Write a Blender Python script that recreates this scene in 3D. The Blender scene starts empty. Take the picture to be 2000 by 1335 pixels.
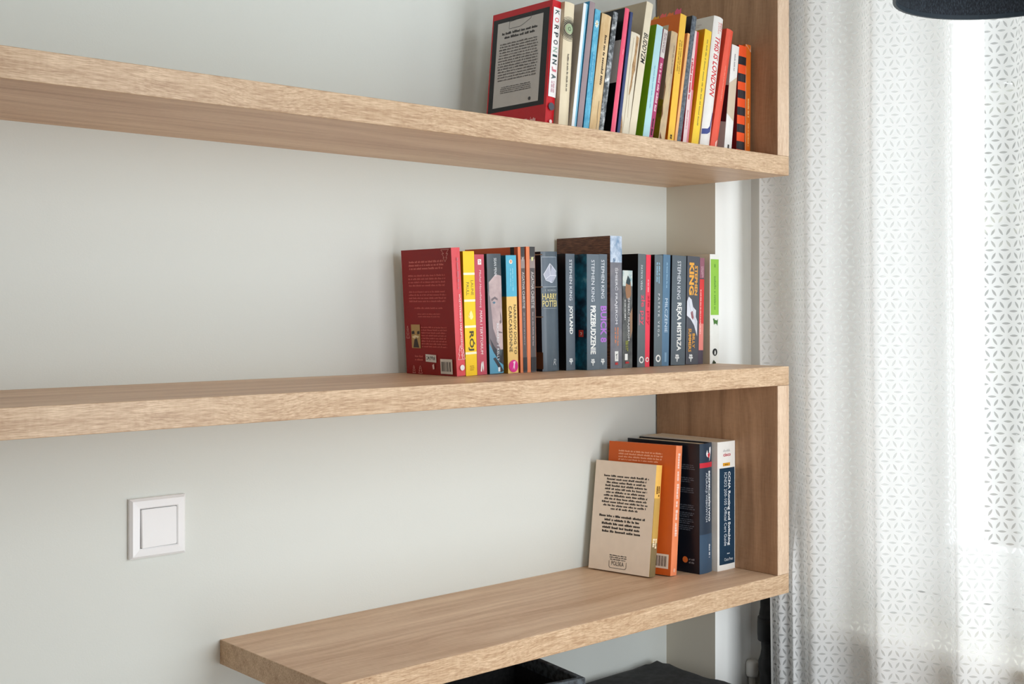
import bpy, bmesh, math, random
from mathutils import Matrix, Vector

random.seed(7)
sc = bpy.context.scene
COL = sc.collection
R = math.radians
EYE = 1.25                      # height of the lens above the floor


def srgb(c):
    out = []
    for v in c:
        v = v / 255.0
        out.append(v / 12.92 if v <= 0.04045 else ((v + 0.055) / 1.055) ** 2.4)
    return (out[0], out[1], out[2], 1.0)


# ------------------------------------------------------------------ camera
cam_d = bpy.data.cameras.new('camera')
cam = bpy.data.objects.new('camera', cam_d)
COL.objects.link(cam)
cam.location = (0, 0, EYE)
cam.rotation_euler = (R(90), 0, -0.73329)
cam_d.sensor_width = 36
cam_d.lens = 2375.81 / 2000 * 36
cam_d.shift_y = -(667.5 - 603.43) / 2000
cam_d.clip_start = 0.02
sc.camera = cam

# ------------------------------------------------------------------ sky, fill lamps, exposure
wd = bpy.data.worlds.new('overcast_sky')
sc.world = wd
wd.use_nodes = True
bg = wd.node_tree.nodes['Background']
bg.inputs['Color'].default_value = (0.91, 0.94, 1.0, 1)
bg.inputs['Strength'].default_value = 4.1


def area(name, loc, aim, w, h, power, col=(1, 1, 1), portal=False):
    l = bpy.data.lights.new(name, 'AREA')
    l.shape = 'RECTANGLE'
    l.size, l.size_y, l.energy, l.color = w, h, power, col
    o = bpy.data.objects.new(name, l)
    COL.objects.link(o)
    o.location = loc
    o.rotation_euler = (Vector(aim) - Vector(loc)).to_track_quat('-Z', 'Y').to_euler()
    if portal:
        l.cycles.is_portal = True
    return o


area('window_portal', (2.36, 0.16, 1.47), (1.0, 0.16, 1.47), 2.2, 1.68, 1, portal=True)
# added fill lamp, out of view to the right; no door is built
area('added_fill_right', (1.36, -0.42, 1.15), (2.2, 1.7, 1.1), 0.7, 2.0, 33, (0.885, 0.945, 1.0))
# added soft fill from the far left; no window is built there
area('added_fill_left', (-2.2, -3.2, 1.4), (2.0, 1.4, 1.1), 1.6, 1.7, 38, (0.89, 0.945, 1.0))

sc.view_settings.view_transform = 'Standard'
sc.view_settings.look = 'None'
sc.view_settings.exposure = 0.0
sc.view_settings.gamma = 1
sc.view_settings.use_curve_mapping = False
sc.cycles.max_bounces = 8
sc.cycles.diffuse_bounces = 5
sc.cycles.transparent_max_bounces = 16
sc.cycles.use_denoising = True
sc.cycles.sample_clamp_indirect = 6
sc.cycles.caustics_reflective = False
sc.cycles.caustics_refractive = False

# ------------------------------------------------------------------ materials
MATS = {}


def nt(name):
    m = bpy.data.materials.new(name)
    m.use_nodes = True
    return m, m.node_tree.nodes, m.node_tree.links, m.node_tree.nodes['Principled BSDF']


def paint(rgb, rough=0.5, var=0.06, scale=60, spec=0.35, key=''):
    """print, card, plastic: a colour with a little procedural mottling"""
    k = (tuple(rgb), rough, var, scale, key)
    if k in MATS:
        return MATS[k]
    m, n, l, b = nt('print_%02x%02x%02x' % tuple(int(max(0, min(255, v))) for v in rgb))
    c = srgb(rgb)
    tc = n.new('ShaderNodeTexCoord')
    ns = n.new('ShaderNodeTexNoise')
    ns.inputs['Scale'].default_value = scale
    ns.inputs['Detail'].default_value = 3
    l.new(tc.outputs['Object'], ns.inputs['Vector'])
    mx = n.new('ShaderNodeMix')
    mx.data_type = 'RGBA'
    mx.inputs[6].default_value = tuple(v * (1 - var) for v in c[:3]) + (1,)
    mx.inputs[7].default_value = tuple(min(1, v * (1 + var)) for v in c[:3]) + (1,)
    l.new(ns.outputs['Fac'], mx.inputs[0])
    l.new(mx.outputs[2], b.inputs['Base Color'])
    b.inputs['Roughness'].default_value = rough
    b.inputs['Specular IOR Level'].default_value = spec
    MATS[k] = m
    return m


def blotch(rgb1, rgb2, scale=40, lo=0.42, hi=0.6, rough=0.5, stretch=(1, 1, 1), rgb3=None):
    """two or three tones in irregular patches: worn cloth, torn paper, splashed print"""
    k = ('bl', tuple(rgb1), tuple(rgb2), scale, lo, hi, stretch, rgb3)
    if k in MATS:
        return MATS[k]
    m, n, l, b = nt('mottled_%02x%02x%02x' % tuple(rgb1))
    tc = n.new('ShaderNodeTexCoord')
    mp = n.new('ShaderNodeMapping')
    mp.inputs['Scale'].default_value = stretch
    ns = n.new('ShaderNodeTexNoise')
    ns.inputs['Scale'].default_value = scale
    ns.inputs['Detail'].default_value = 5
    ns.inputs['Roughness'].default_value = 0.62
    rp = n.new('ShaderNodeValToRGB')
    rp.color_ramp.elements[0].position, rp.color_ramp.elements[0].color = lo, srgb(rgb1)
    rp.color_ramp.elements[1].position, rp.color_ramp.elements[1].color = hi, srgb(rgb2)
    if rgb3:
        e = rp.color_ramp.elements.new(min(0.95, hi + 0.1))
        e.color = srgb(rgb3)
    l.new(tc.outputs['Object'], mp.inputs['Vector'])
    l.new(mp.outputs[0], ns.inputs['Vector'])
    l.new(ns.outputs['Fac'], rp.inputs[0])
    l.new(rp.outputs[0], b.inputs['Base Color'])
    b.inputs['Roughness'].default_value = rough
    MATS[k] = m
    return m


def noise(n, l, vec, scale, detail=3, rough=0.55):
    mp = n.new('ShaderNodeMapping')
    mp.inputs['Scale'].default_value = scale
    l.new(vec, mp.inputs['Vector'])
    x = n.new('ShaderNodeTexNoise')
    x.inputs['Scale'].default_value = 1.0
    x.inputs['Detail'].default_value = detail
    x.inputs['Roughness'].default_value = rough
    l.new(mp.outputs[0], x.inputs['Vector'])
    return x.outputs['Fac']


def math_(n, l, op, a, b=None, c=None):
    x = n.new('ShaderNodeMath')
    x.operation = op
    for i, v in enumerate((a, b, c)):
        if v is None:
            continue
        if isinstance(v, (int, float)):
            x.inputs[i].default_value = v
        else:
            l.new(v, x.inputs[i])
    return x.outputs[0]


def wood(name, vertical=False, edge=False, light=(228, 198, 167), dark=(186, 146, 112)):
    """pale saw-cut oak decor, grain along local X (or Z)"""
    m, n, l, b = nt(name)
    tc = n.new('ShaderNodeTexCoord')
    v = tc.outputs['Object']

    def s(a, c):
        return (c, c, a) if vertical else (a, c, c)
    warp = noise(n, l, v, s(3.0, 6.0), 2)
    add = n.new('ShaderNodeVectorMath')
    add.operation = 'MULTIPLY_ADD'
    cmb = n.new('ShaderNodeCombineXYZ')
    for i in range(3):
        l.new(warp, cmb.inputs[i])
    l.new(cmb.outputs[0], add.inputs[0])
    add.inputs[1].default_value = s(0.0, 0.05)
    l.new(v, add.inputs[2])
    w = add.outputs[0]
    streak = noise(n, l, w, s(1.6 if edge else 1.1, 60 if edge else 26), 4, 0.6)
    mid = noise(n, l, w, s(14 if edge else 5, 300 if edge else 110), 3, 0.6)
    fine = noise(n, l, w, s(60 if edge else 22, 1000 if edge else 800), 3, 0.65)
    cross = noise(n, l, v, s(200, 60), 2, 0.5)
    a = math_(n, l, 'MULTIPLY', streak, 0.95 if not edge else 0.45)
    a = math_(n, l, 'MULTIPLY_ADD', mid, 0.45, a)
    a = math_(n, l, 'MULTIPLY_ADD', fine, 0.95 if edge else 0.35, a)
    a = math_(n, l, 'MULTIPLY_ADD', cross, 0.14, a)
    tot = (0.95 if not edge else 0.45) + 0.45 + (0.95 if edge else 0.35) + 0.14
    a = math_(n, l, 'DIVIDE', a, tot)
    rp = n.new('ShaderNodeValToRGB')
    e = rp.color_ramp.elements
    e[0].position, e[0].color = 0.36, srgb(dark)
    e[1].position, e[1].color = 0.62, srgb(light)
    k = e.new(0.49)
    k.color = srgb(tuple(0.45 * p + 0.55 * q for p, q in zip(dark, light)))
    l.new(a, rp.inputs[0])
    l.new(rp.outputs[0], b.inputs['Base Color'])
    b.inputs['Roughness'].default_value = 0.36 if edge else 0.45
    b.inputs['Specular IOR Level'].default_value = 0.4
    bm_ = n.new('ShaderNodeBump')
    bm_.inputs['Strength'].default_value = 0.10
    bm_.inputs['Distance'].default_value = 0.0008
    l.new(fine, bm_.inputs['Height'])
    l.new(bm_.outputs[0], b.inputs['Normal'])
    return m


def plaster(name, rgb, bump=0.12, scale=420):
    m, n, l, b = nt(name)
    tc = n.new('ShaderNodeTexCoord')
    big = noise(n, l, tc.outputs['Object'], (2, 2, 2), 3)
    mx = n.new('ShaderNodeMix')
    mx.data_type = 'RGBA'
    c = srgb(rgb)
    mx.inputs[6].default_value = tuple(v * 0.97 for v in c[:3]) + (1,)
    mx.inputs[7].default_value = tuple(v * 1.02 for v in c[:3]) + (1,)
    l.new(big, mx.inputs[0])
    l.new(mx.outputs[2], b.inputs['Base Color'])
    b.inputs['Roughness'].default_value = 0.75
    b.inputs['Specular IOR Level'].default_value = 0.25
    f = noise(n, l, tc.outputs['Object'], (scale,) * 3, 2)
    bp = n.new('ShaderNodeBump')
    bp.inputs['Strength'].default_value = bump
    bp.inputs['Distance'].default_value = 0.001
    l.new(f, bp.inputs['Height'])
    l.new(bp.outputs[0], b.inputs['Normal'])
    return m


# ------------------------------------------------------------------ mesh helpers
def obj(name, bm, mats, parent=None, smooth=False):
    me = bpy.data.meshes.new(name)
    bm.normal_update()
    bm.to_mesh(me)
    bm.free()
    for m in (mats if isinstance(mats, (list, tuple)) else [mats]):
        me.materials.append(m)
    if smooth:
        for p in me.polygons:
            p.use_smooth = True
    o = bpy.data.objects.new(name, me)
    COL.objects.link(o)
    if parent:
        o.parent = parent
    return o


def thing(name, label, cat, loc=(0, 0, 0), rot=(0, 0, 0), group=None):
    o = bpy.data.objects.new(name, None)
    o.empty_display_size = 0.05
    COL.objects.link(o)
    o.location = loc
    o.rotation_euler = rot
    o['label'], o['category'] = label, cat
    if group:
        o['group'] = group
    return o


def tag(o, label, cat, group=None):
    o['label'], o['category'] = label, cat
    if group:
        o['group'] = group
    return o


def struct(o):
    o['kind'] = 'structure'
    return o


def add_box(bm, lo, hi, bevel=0.0, seg=2):
    v = [bm.verts.new((x, y, z)) for x in (lo[0], hi[0]) for y in (lo[1], hi[1]) for z in (lo[2], hi[2])]
    fs = [(0, 1, 3, 2), (4, 6, 7, 5), (0, 4, 5, 1), (2, 3, 7, 6), (0, 2, 6, 4), (1, 5, 7, 3)]
    faces = [bm.faces.new([v[i] for i in f]) for f in fs]
    if bevel:
        edges = list({e for f in faces for e in f.edges})
        bmesh.ops.bevel(bm, geom=edges, offset=bevel, segments=seg, affect='EDGES', profile=0.5)
    return faces


def box(lo, hi, bevel=0.0, seg=2):
    bm = bmesh.new()
    add_box(bm, lo, hi, bevel, seg)
    return bm


def add_lathe(bm, prof, n=48, c=(0, 0, 0), close=False):
    rings = []
    for r, z in prof:
        rings.append([bm.verts.new((c[0] + r * math.cos(2 * math.pi * i / n), c[1] + r * math.sin(2 * math.pi * i / n), c[2] + z)) for i in range(n)])
    idx = range(len(rings) if close else len(rings) - 1)
    for k in idx:
        a, b = rings[k], rings[(k + 1) % len(rings)]
        for i in range(n):
            j = (i + 1) % n
            bm.faces.new((a[i], a[j], b[j], b[i]))
    if not close:
        bm.faces.new(list(reversed(rings[0])))
        bm.faces.new(rings[-1])


def add_tube(bm, pts, r, n=10):
    pts = [Vector(p) for p in pts]
    rings = []
    for k, p in enumerate(pts):
        d = (pts[min(k + 1, len(pts) - 1)] - pts[max(k - 1, 0)]).normalized()
        u = d.orthogonal().normalized()
        w = d.cross(u)
        rr = r[k] if isinstance(r, (list, tuple)) else r
        rings.append([bm.verts.new(p + (u * math.cos(2 * math.pi * i / n) + w * math.sin(2 * math.pi * i / n)) * rr) for i in range(n)])
    for a, b in zip(rings, rings[1:]):
        o = min(range(n), key=lambda q: (b[q].co - a[0].co).length)
        for i in range(n):
            bm.faces.new((a[i], a[(i + 1) % n], b[(i + 1 + o) % n], b[(i + o) % n]))
    bm.faces.new(list(reversed(rings[0])))
    bm.faces.new(rings[-1])


# ------------------------------------------------------------------ the room
YW, YF, YP = 1.637, 1.3384, 1.5114          # wall behind shelves, shelf fronts, pier face
XR, XU, XW = 1.9, 1.8654, 2.0156            # shelf end, inner face of the uprights, window wall
XO = 2.38                                   # outer face of the window wall
T1, T0 = EYE + .2837, EYE + .2486           # top shelf: top, underside
M1, M0 = EYE - .1063, EYE - .1411
L1, L0 = EYE - .4917, EYE - .5276
HC = 2.6

wall_m = plaster('wall_paint', (219, 222, 216))
far_m = plaster('far_wall_paint', (150, 148, 142))
niche_m = plaster('wall_paint_shaded', (208, 200, 184), 0.05)  # side of the pier, its shade put into the colour
pier_m = plaster('wall_paint_lit', (244, 244, 240), 0.05)  # pier front, window light put into a whiter colour
white_m = plaster('white_paint', (232, 232, 228), 0.05)
struct(obj('wall_back', box((-4.5, YW, 0), (XR, YW + .15, HC)), wall_m))
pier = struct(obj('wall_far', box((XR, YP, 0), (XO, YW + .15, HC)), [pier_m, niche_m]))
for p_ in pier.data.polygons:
    p_.material_index = 1 if p_.normal.x < -.5 else 0     # the side beside the shelves takes the shaded tone
struct(obj('wall_left', box((-4.65, -5.05, 0), (-4.5, YW + .15, HC)), far_m))
struct(obj('wall_front', box((-4.5, -5.05, 0), (XO, -4.9, HC)), far_m))
WY0, WY1, WZ0, WZ1 = -0.95, 1.335, EYE - .60, 2.3   # window opening
bm = bmesh.new()
add_box(bm, (XW, WY1, 0), (XO, YP, HC))
add_box(bm, (XW, -4.9, 0), (XO, WY0, HC))
add_box(bm, (XW, WY0, 0), (XO, WY1, WZ0))
add_box(bm, (XW, WY0, WZ1), (XO, WY1, HC))
add_box(bm, (2.236, 1.2, WZ0), (XO, WY1, WZ1))
struct(obj('wall_right', bm, white_m))
floor_m = wood('floor_oak', light=(196, 164, 128), dark=(150, 116, 84))
fl = struct(obj('floor', box((-4.65, -5.05, -.1), (XO, YW + .15, 0)), floor_m))
struct(obj('ceiling', box((-4.65, -5.05, HC), (XO, YW + .15, HC + .1)), white_m))
struct(obj('ground', box((XO + .02, -14, -.5), (26, 18, -.4)), blotch((138, 138, 130), (160, 158, 150), 3, .4, .6, .9)))

# window: fixed frame, sash, glass, inner sill
pvc = paint((238, 240, 240), 0.3, 0.02, 12)
XG = 2.19
win = struct(thing('window_1', '', '', (XG, 0, 0)))
del win['label'], win['category']
bm = bmesh.new()
fw = .075
add_box(bm, (-.02, WY1 - fw, WZ0), (.04, WY1, WZ1), .004)
add_box(bm, (-.03, WY0, WZ0), (.04, WY0 + fw, WZ1), .004)
add_box(bm, (-.03, WY0 + fw, WZ0), (.04, WY1 - fw, WZ0 + .06), .004)
add_box(bm, (-.03, WY0 + fw, WZ1 - .06), (.04, WY1 - fw, WZ1), .004)
obj('window_frame', bm, pvc, win)
bm = bmesh.new()
s0, s1, t0, t1 = WY0 + .06, WY1 - .06, WZ0 + .045, WZ1 - .045
sw = .111
for lo, hi in (((-.03, s1 - sw, t0), (.03, s1, t1)), ((-.03, s0, t0), (.03, s0 + sw, t1)),
               ((-.03, s0 + sw, t0), (.03, s1 - sw, t0 + sw)), ((-.03, s0 + sw, t1 - sw), (.03, s1 - sw, t1))):
    add_box(bm, lo, hi, .008, 3)
obj('sash', bm, pvc, win)
gm, gn, gl, gb = nt('window_glass')
tr = gn.new('ShaderNodeBsdfTransparent')
tr.inputs[0].default_value = (.95, .97, .96, 1)
gs = gn.new('ShaderNodeBsdfGlossy')
gs.inputs['Roughness'].default_value = 0.02
fr = gn.new('ShaderNodeFresnel')
fr.inputs[0].default_value = 1.45
mxs = gn.new('ShaderNodeMixShader')
geo = gn.new('ShaderNodeNewGeometry')
front = math_(gn, gl, 'SUBTRACT', 1.0, geo.outputs['Backfacing'])   # reflect at the outer faces only
gl.new(math_(gn, gl, 'MULTIPLY', fr.outputs[0], front), mxs.inputs[0])
gl.new(tr.outputs[0], mxs.inputs[1])
gl.new(gs.outputs[0], mxs.inputs[2])
gl.new(mxs.outputs[0], gn['Material Output'].inputs[0])
obj('glass_pane', box((-.004, s0 + sw - .01, t0 + sw + .01), (.004, s1 - sw + .01, t1 - sw + .01)), gm, win)
obj('window_sill', box((XW - .035 - XG, WY0 - .04, WZ0 - .022), (-.03, WY1 + .04, WZ0 + .004), .006, 3), paint((240, 236, 226), .35, .02, 9), win)

# ------------------------------------------------------------------ shelves
oak = wood('oak_board')
oak_e = wood('oak_edge_band', edge=True, light=(224, 196, 163), dark=(152, 115, 82))
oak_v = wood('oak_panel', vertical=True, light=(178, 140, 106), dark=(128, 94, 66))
oak_ve = wood('oak_panel_edge', vertical=True, edge=True, light=(232, 208, 182), dark=(188, 154, 124))


def board(parent, x0, x1, z0, z1, left_edge=False):
    cx, cy, cz = (x0 + x1) / 2, (YF + YW) / 2, (z0 + z1) / 2
    hx, hy, hz = (x1 - x0) / 2, (YW - YF) / 2, (z1 - z0) / 2
    b = obj('shelf_board', box((-hx, -hy + .0020, -hz), (hx, hy, hz), .0004, 1), oak, parent)
    b.location = (cx, cy, cz)
    e = obj('edge_band', box((-hx, -hy - .0002, -hz - .0001), (hx, -hy + .0020, hz + .0001), .0009, 3), oak_e, b)
    if left_edge:
        obj('edge_band', box((-hx - .0012, -hy, -hz - .0001), (-hx, hy, hz + .0001), .0005, 2), oak_e, b)
    return b


def upright(parent, z0, z1):
    cx, cy, cz = (XU + XR) / 2, (YF + YW) / 2, (z0 + z1) / 2
    hx, hy, hz = (XR - XU) / 2, (YW - YF) / 2, (z1 - z0) / 2
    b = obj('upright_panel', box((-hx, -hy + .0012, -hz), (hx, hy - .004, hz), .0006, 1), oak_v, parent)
    b.location = (cx, cy, cz)
    obj('edge_band', box((-hx, -hy - .0002, -hz), (hx, -hy + .0012, hz), .0006, 2), oak_ve, b)
    return b


G = .0004
up = thing('wall_shelf', 'long oak upper wall shelf with an upright end panel, carrying the colourful leaning books', 'shelf')
board(up, -2.2, XR, T0, T1)
upright(up, T1 + G, 2.35)
lo = thing('wall_shelf', 'pale oak double wall shelf, middle and bottom boards joined by one upright end panel', 'shelf')
board(lo, -2.2, XR, M0, M1)
board(lo, .8903, XR, L0, L1, True)
upright(lo, L1 + G, M0 - G)
up['group'] = lo['group'] = 'oak shelves on the wall'

# ------------------------------------------------------------------ books
TXT = {}


def text_mesh(s, bold, shear):
    k = (s, bold, shear)
    if k not in TXT:
        c = bpy.data.curves.new('t', 'FONT')
        c.body = s
        c.resolution_u = 2
        c.offset = bold
        c.shear = shear
        o = bpy.data.objects.new('t', c)
        me = bpy.data.meshes.new_from_object(o)
        vs = [tuple(v.co) for v in me.vertices]
        fs = [tuple(p.vertices) for p in me.polygons]
        bpy.data.objects.remove(o)
        bpy.data.curves.remove(c)
        bpy.data.meshes.remove(me)
        TXT[k] = (vs, fs)
    return TXT[k]


class Book:
    """paperback or hardback; local x = thickness, y = depth from the spine, z = height"""

    def __init__(s, label, group, X, Y, Z, th, h, lean, d, cover, spine=None, yaw=0.0, hard=False, bulge=.0007,
                 pages=(226, 214, 190), rough=.38, back=None):
        s.th, s.h, s.d, s.b = th, h, d, bulge
        a = R(lean)
        zz = Z + (th * math.sin(a) if lean > 0 else 0) + .0002
        s.root = thing('book', label, 'book', (X, Y, zz), (0, 0, 0), group)
        s.root.rotation_mode = 'XYZ'
        s.root.matrix_world = Matrix.Translation((X, Y, zz)) @ Matrix.Rotation(R(yaw), 4, 'Z') @ Matrix.Rotation(a, 4, 'Y')
        s.n = 0
        ct = .0026 if hard else .0007
        ct = min(ct, th * .2)
        N = 10
        out = [(0, d), (0, bulge)] + [(th * i / N, s.sy(th * i / N)) for i in range(1, N)] + [(th, bulge), (th, d)]
        inn = [(ct, d), (ct, bulge + ct)] + [(ct + (th - 2 * ct) * i / N, s.sy(th * i / N) + ct) for i in range(1, N)] + [(th - ct, bulge + ct), (th - ct, d)]
        bm = bmesh.new()
        V = [[bm.verts.new((x, y, z)) for x, y in ring] for ring in (out, inn) for z in (0, h)]
        ob, ot, ib, it = V
        for i in range(len(out) - 1):
            mi = 0 if i == 0 else (2 if i == len(out) - 2 else 1)
            for q in ((ob[i], ob[i + 1], ot[i + 1], ot[i]), (ib[i + 1], ib[i], it[i], it[i + 1]),
                      (ot[i], ot[i + 1], it[i + 1], it[i]), (ob[i + 1], ob[i], ib[i], ib[i + 1])):
                f = bm.faces.new(q)
                f.material_index = mi
        for i in (0, len(out) - 1):
            bm.faces.new((ob[i], ot[i], it[i], ib[i]))
        bmesh.ops.recalc_face_normals(bm, faces=bm.faces)
        cm = cover if not isinstance(cover, tuple) else paint(cover, rough)
        sm = cm if spine is None else (spine if not isinstance(spine, tuple) else paint(spine, rough))
        bk = cm if back is None else paint(back, rough)
        obj('cover', bm, [cm, sm, bk], s.root)
        iz = .003 if hard else .0004
        fy = .004 if hard else .0006
        m = paint(pages, .8, .08, 25)
        obj('page_block', box((ct + .0001, bulge + ct + .0003, iz), (th - ct - .0001, d - fy, h - iz)), m, s.root)

    def sy(s, x):
        return s.b * (2 * x / s.th - 1) ** 2

    def drape(s, bm, surf, e):
        """wrap flat print round the facets of the spine"""
        if surf != 'spine':
            return
        if s.b > .0004:
            for i in range(1, 10):
                bmesh.ops.bisect_plane(bm, geom=bm.verts[:] + bm.edges[:] + bm.faces[:], plane_co=(s.th * i / 10, 0, 0), plane_no=(1, 0, 0), dist=1e-7)
        for v in bm.verts:
            t = min(10.0, max(0.0, v.co.x / s.th * 10))
            i = min(9, int(t))
            a, b_ = s.sy(s.th * i / 10), s.sy(s.th * (i + 1) / 10)
            v.co.y = a + (b_ - a) * (t - i) - e

    def P(s, surf, fx, fz, e):
        if surf == 'spine':
            x = fx * s.th
            return (x, -e, s.h * (1 - fz))
        return (-e, s.d * (1 - fx) if fx < 1 else 0.0005, s.h * (1 - fz))

    def poly(s, name, col, surf, polys, layer=None, parent=None):
        """flat printed shapes given as outlines in fractions of the face"""
        if layer is None:
            s.n += 1
            layer = s.n
        e = .00012 * layer
        bm = bmesh.new()
        for pl in polys:
            bm.faces.new([bm.verts.new(s.P(surf, x, z, 0 if surf == 'spine' else e)) for x, z in pl])
        s.drape(bm, surf, e)
        want = Vector((0, -1, 0)) if surf == 'spine' else Vector((-1, 0, 0))
        bm.normal_update()
        for f in bm.faces:
            if f.normal.dot(want) < 0:
                f.normal_flip()
        return obj(name, bm, col if not isinstance(col, tuple) else paint(col, .42), s.root)

    def rect(s, name, col, surf, *rs, layer=None):
        return s.poly(name, col, surf, [[(a, c), (b, c), (b, d), (a, d)] for a, b, c, d in rs], layer)

    def disc(s, name, col, surf, cx, cz, rx, n=20, rmm=None):
        rz = rx * (s.th if surf == 'spine' else s.d) / s.h
        return s.poly(name, col, surf, [[(cx + rx * math.cos(2 * math.pi * i / n), cz + rz * math.sin(2 * math.pi * i / n)) for i in range(n)]])

    def ring(s, name, col, surf, cx, cz, rx, w, n=20):
        k = (s.th if surf == 'spine' else s.d) / s.h
        P = lambda r, i: (min(.998, max(.002, cx + r * math.cos(2 * math.pi * i / n))), cz + r * k * math.sin(2 * math.pi * i / n))
        return s.poly(name, col, surf, [[P(rx, i), P(rx, i + .5), P(rx, i + 1), P(rx - w, i + 1), P(rx - w, i)] for i in range(n)])

    def line(s, name, col, surf, paths, w):
        """thin printed strokes; w in metres"""
        kx = (s.th if surf == 'spine' else s.d)
        out = []
        for p in paths:
            for (x0, z0), (x1, z1) in zip(p, p[1:]):
                dx, dz = (x1 - x0) * kx, (z1 - z0) * s.h
                L = math.hypot(dx, dz) or 1
                ox, oz = -dz / L * w / 2 / kx, dx / L * w / 2 / s.h
                out.append([(x0 + ox, z0 + oz), (x1 + ox, z1 + oz), (x1 - ox, z1 - oz), (x0 - ox, z0 - oz), (x0 + ox * .999, z0 + oz * .999)])
        return s.poly(name, col, surf, out)

    def text(s, name, body, col, surf, x0, x1, z0, z1, mode='down', bold=.0, shear=0.0):
        vs, fs = text_mesh(body, bold, shear)
        xs, ys = [v[0] for v in vs], [v[1] for v in vs]
        ax, bx, ay, by = min(xs), max(xs), min(ys), max(ys)
        s.n += 1
        e = .00012 * s.n
        bm = bmesh.new()
        V = []
        for x, y, _ in vs:
            p, q = (x - ax) / (bx - ax), (y - ay) / (by - ay)
            if mode == 'down':
                fx, fz = x0 + q * (x1 - x0), z0 + p * (z1 - z0)
            elif mode == 'up':
                fx, fz = x1 - q * (x1 - x0), z1 - p * (z1 - z0)
            else:
                fx, fz = x0 + p * (x1 - x0), z1 - q * (z1 - z0)
            V.append(bm.verts.new(s.P(surf, fx, fz, e)))
        for f in fs:
            try:
                bm.faces.new([V[i] for i in f])
            except ValueError:
                pass
        s.drape(bm, surf, e)
        return obj(name, bm, paint(col, .42), s.root)

    def fineprint(s, name, col, surf, x0, x1, z0, z1, n, mode='h', centre=False, rag=.15, fill=.55, seed=1, size=None):
        """print too small to read: word-like marks in lines"""
        rd = random.Random(seed * 97 + n)
        kx = (s.th if surf == 'spine' else s.d)
        A, B = ((x1 - x0) * kx, (z1 - z0) * s.h) if mode == 'h' else ((z1 - z0) * s.h, (x1 - x0) * kx)
        pitch = B / n
        lh = pitch * fill if size is None else size
        polys = []
        for i in range(n):
            ln = A * (1 - rag * rd.random() * (2.2 if i == n - 1 and n > 1 else 1))
            st = (A - ln) / 2 if centre else 0
            p = st
            base = pitch * (i + .5) + lh / 2
            while p < st + ln:
                for _ in range(rd.randint(2, 9)):
                    w = lh * rd.choice((.28, .5, .55, .6, .75))
                    hh = lh * rd.choice((.68, .68, .72, .7, 1.0, .95))
                    if p + w > st + ln:
                        break
                    r = [(p, base - hh), (p + w * .82, base - hh), (p + w * .82, base), (p, base)]
                    if mode == 'h':
                        polys.append([(x0 + a / kx, z0 + b_ / s.h) for a, b_ in r] + [])
                    else:
                        polys.append([(x1 - b_ / kx, z0 + a / s.h) for a, b_ in r])
                    p += w
                p += lh * .55
        s.n += 1
        e = .00012 * s.n
        bm = bmesh.new()
        for pl in polys:
            bm.faces.new([bm.verts.new(s.P(surf, x, z, e)) for x, z in pl])
        s.drape(bm, surf, e)
        want = Vector((0, -1, 0)) if surf == 'spine' else Vector((-1, 0, 0))
        bm.normal_update()
        for f in bm.faces:
            if f.normal.dot(want) < 0:
                f.normal_flip()
        return obj(name, bm, paint(col, .5), s.root)

    def flower(s, fx, fz, r, col=(235, 238, 238)):
        k = s.th / s.h
        pl = []
        for i in range(5):
            a = 2 * math.pi * i / 5 + .3
            cx, cz = fx + r * .6 * math.cos(a), fz + r * .6 * k * math.sin(a)
            pl.append([(cx + r * .42 * math.cos(t * math.pi / 3), cz + r * .42 * k * math.sin(t * math.pi / 3)) for t in range(5)])
        pl.append([(fx - .05, fz), (fx + .05, fz), (fx + .02, fz + r * 1.5 * k), (fx - .03, fz + r * 1.5 * k), (fx - .06, fz + r * .5 * k)])
        s.poly('publisher_mark', col, 'spine', pl)


TOP = {
    'red': (1.3358, .0184, 1.405, .212, 5.1), 'cream': (1.3576, .0213, 1.395, .210, 4.3), 'white': (1.3793, .0097, 1.389, .214, 7.9),
    'mauve': (1.3932, .0123, 1.391, .220, 8.4), 'daisy': (1.4075, .0126, 1.390, .209, 8.1), 'tan': (1.4206, .0219, 1.388, .203, 9.0),
    'greyblk': (1.4445, .0114, 1.390, .213, 10.1), 'pink': (1.4705, .0108, 1.388, .223, 9.5), 'navy': (1.4841, .0067, 1.387, .218, 9.0),
    'torn': (1.4913, .0219, 1.387, .183, 9.6), 'bud': (1.5139, .0162, 1.388, .243, 11.2), 'green': (1.5456, .0161, 1.385, .206, 10.6),
    'wpink': (1.5655, .0108, 1.390, .204, 11.8), 'olive': (1.5914, .0170, 1.389, .202, 10.4), 'yelfr': (1.6143, .0163, 1.389, .236, 8.9),
    'peach': (1.6312, .0063, 1.388, .206, 10.5), 'denim': (1.6396, .0122, 1.390, .240, 11.1), 'wred': (1.6621, .0148, 1.395, .214, 8.5),
    'yellow': (1.6775, .0186, 1.388, .219, 10.5), 'london': (1.7048, .0261, 1.388, .247, 9.8), 'redor': (1.7317, .0185, 1.388, .231, 12.4),
    'wmar': (1.7730, .0212, 1.390, .202, 7.0), 'strip': (1.8121, .0230, 1.392, .205, 2.2), 'orthin': (1.8410, .0156, 1.394, .210, 0.7)}
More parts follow.
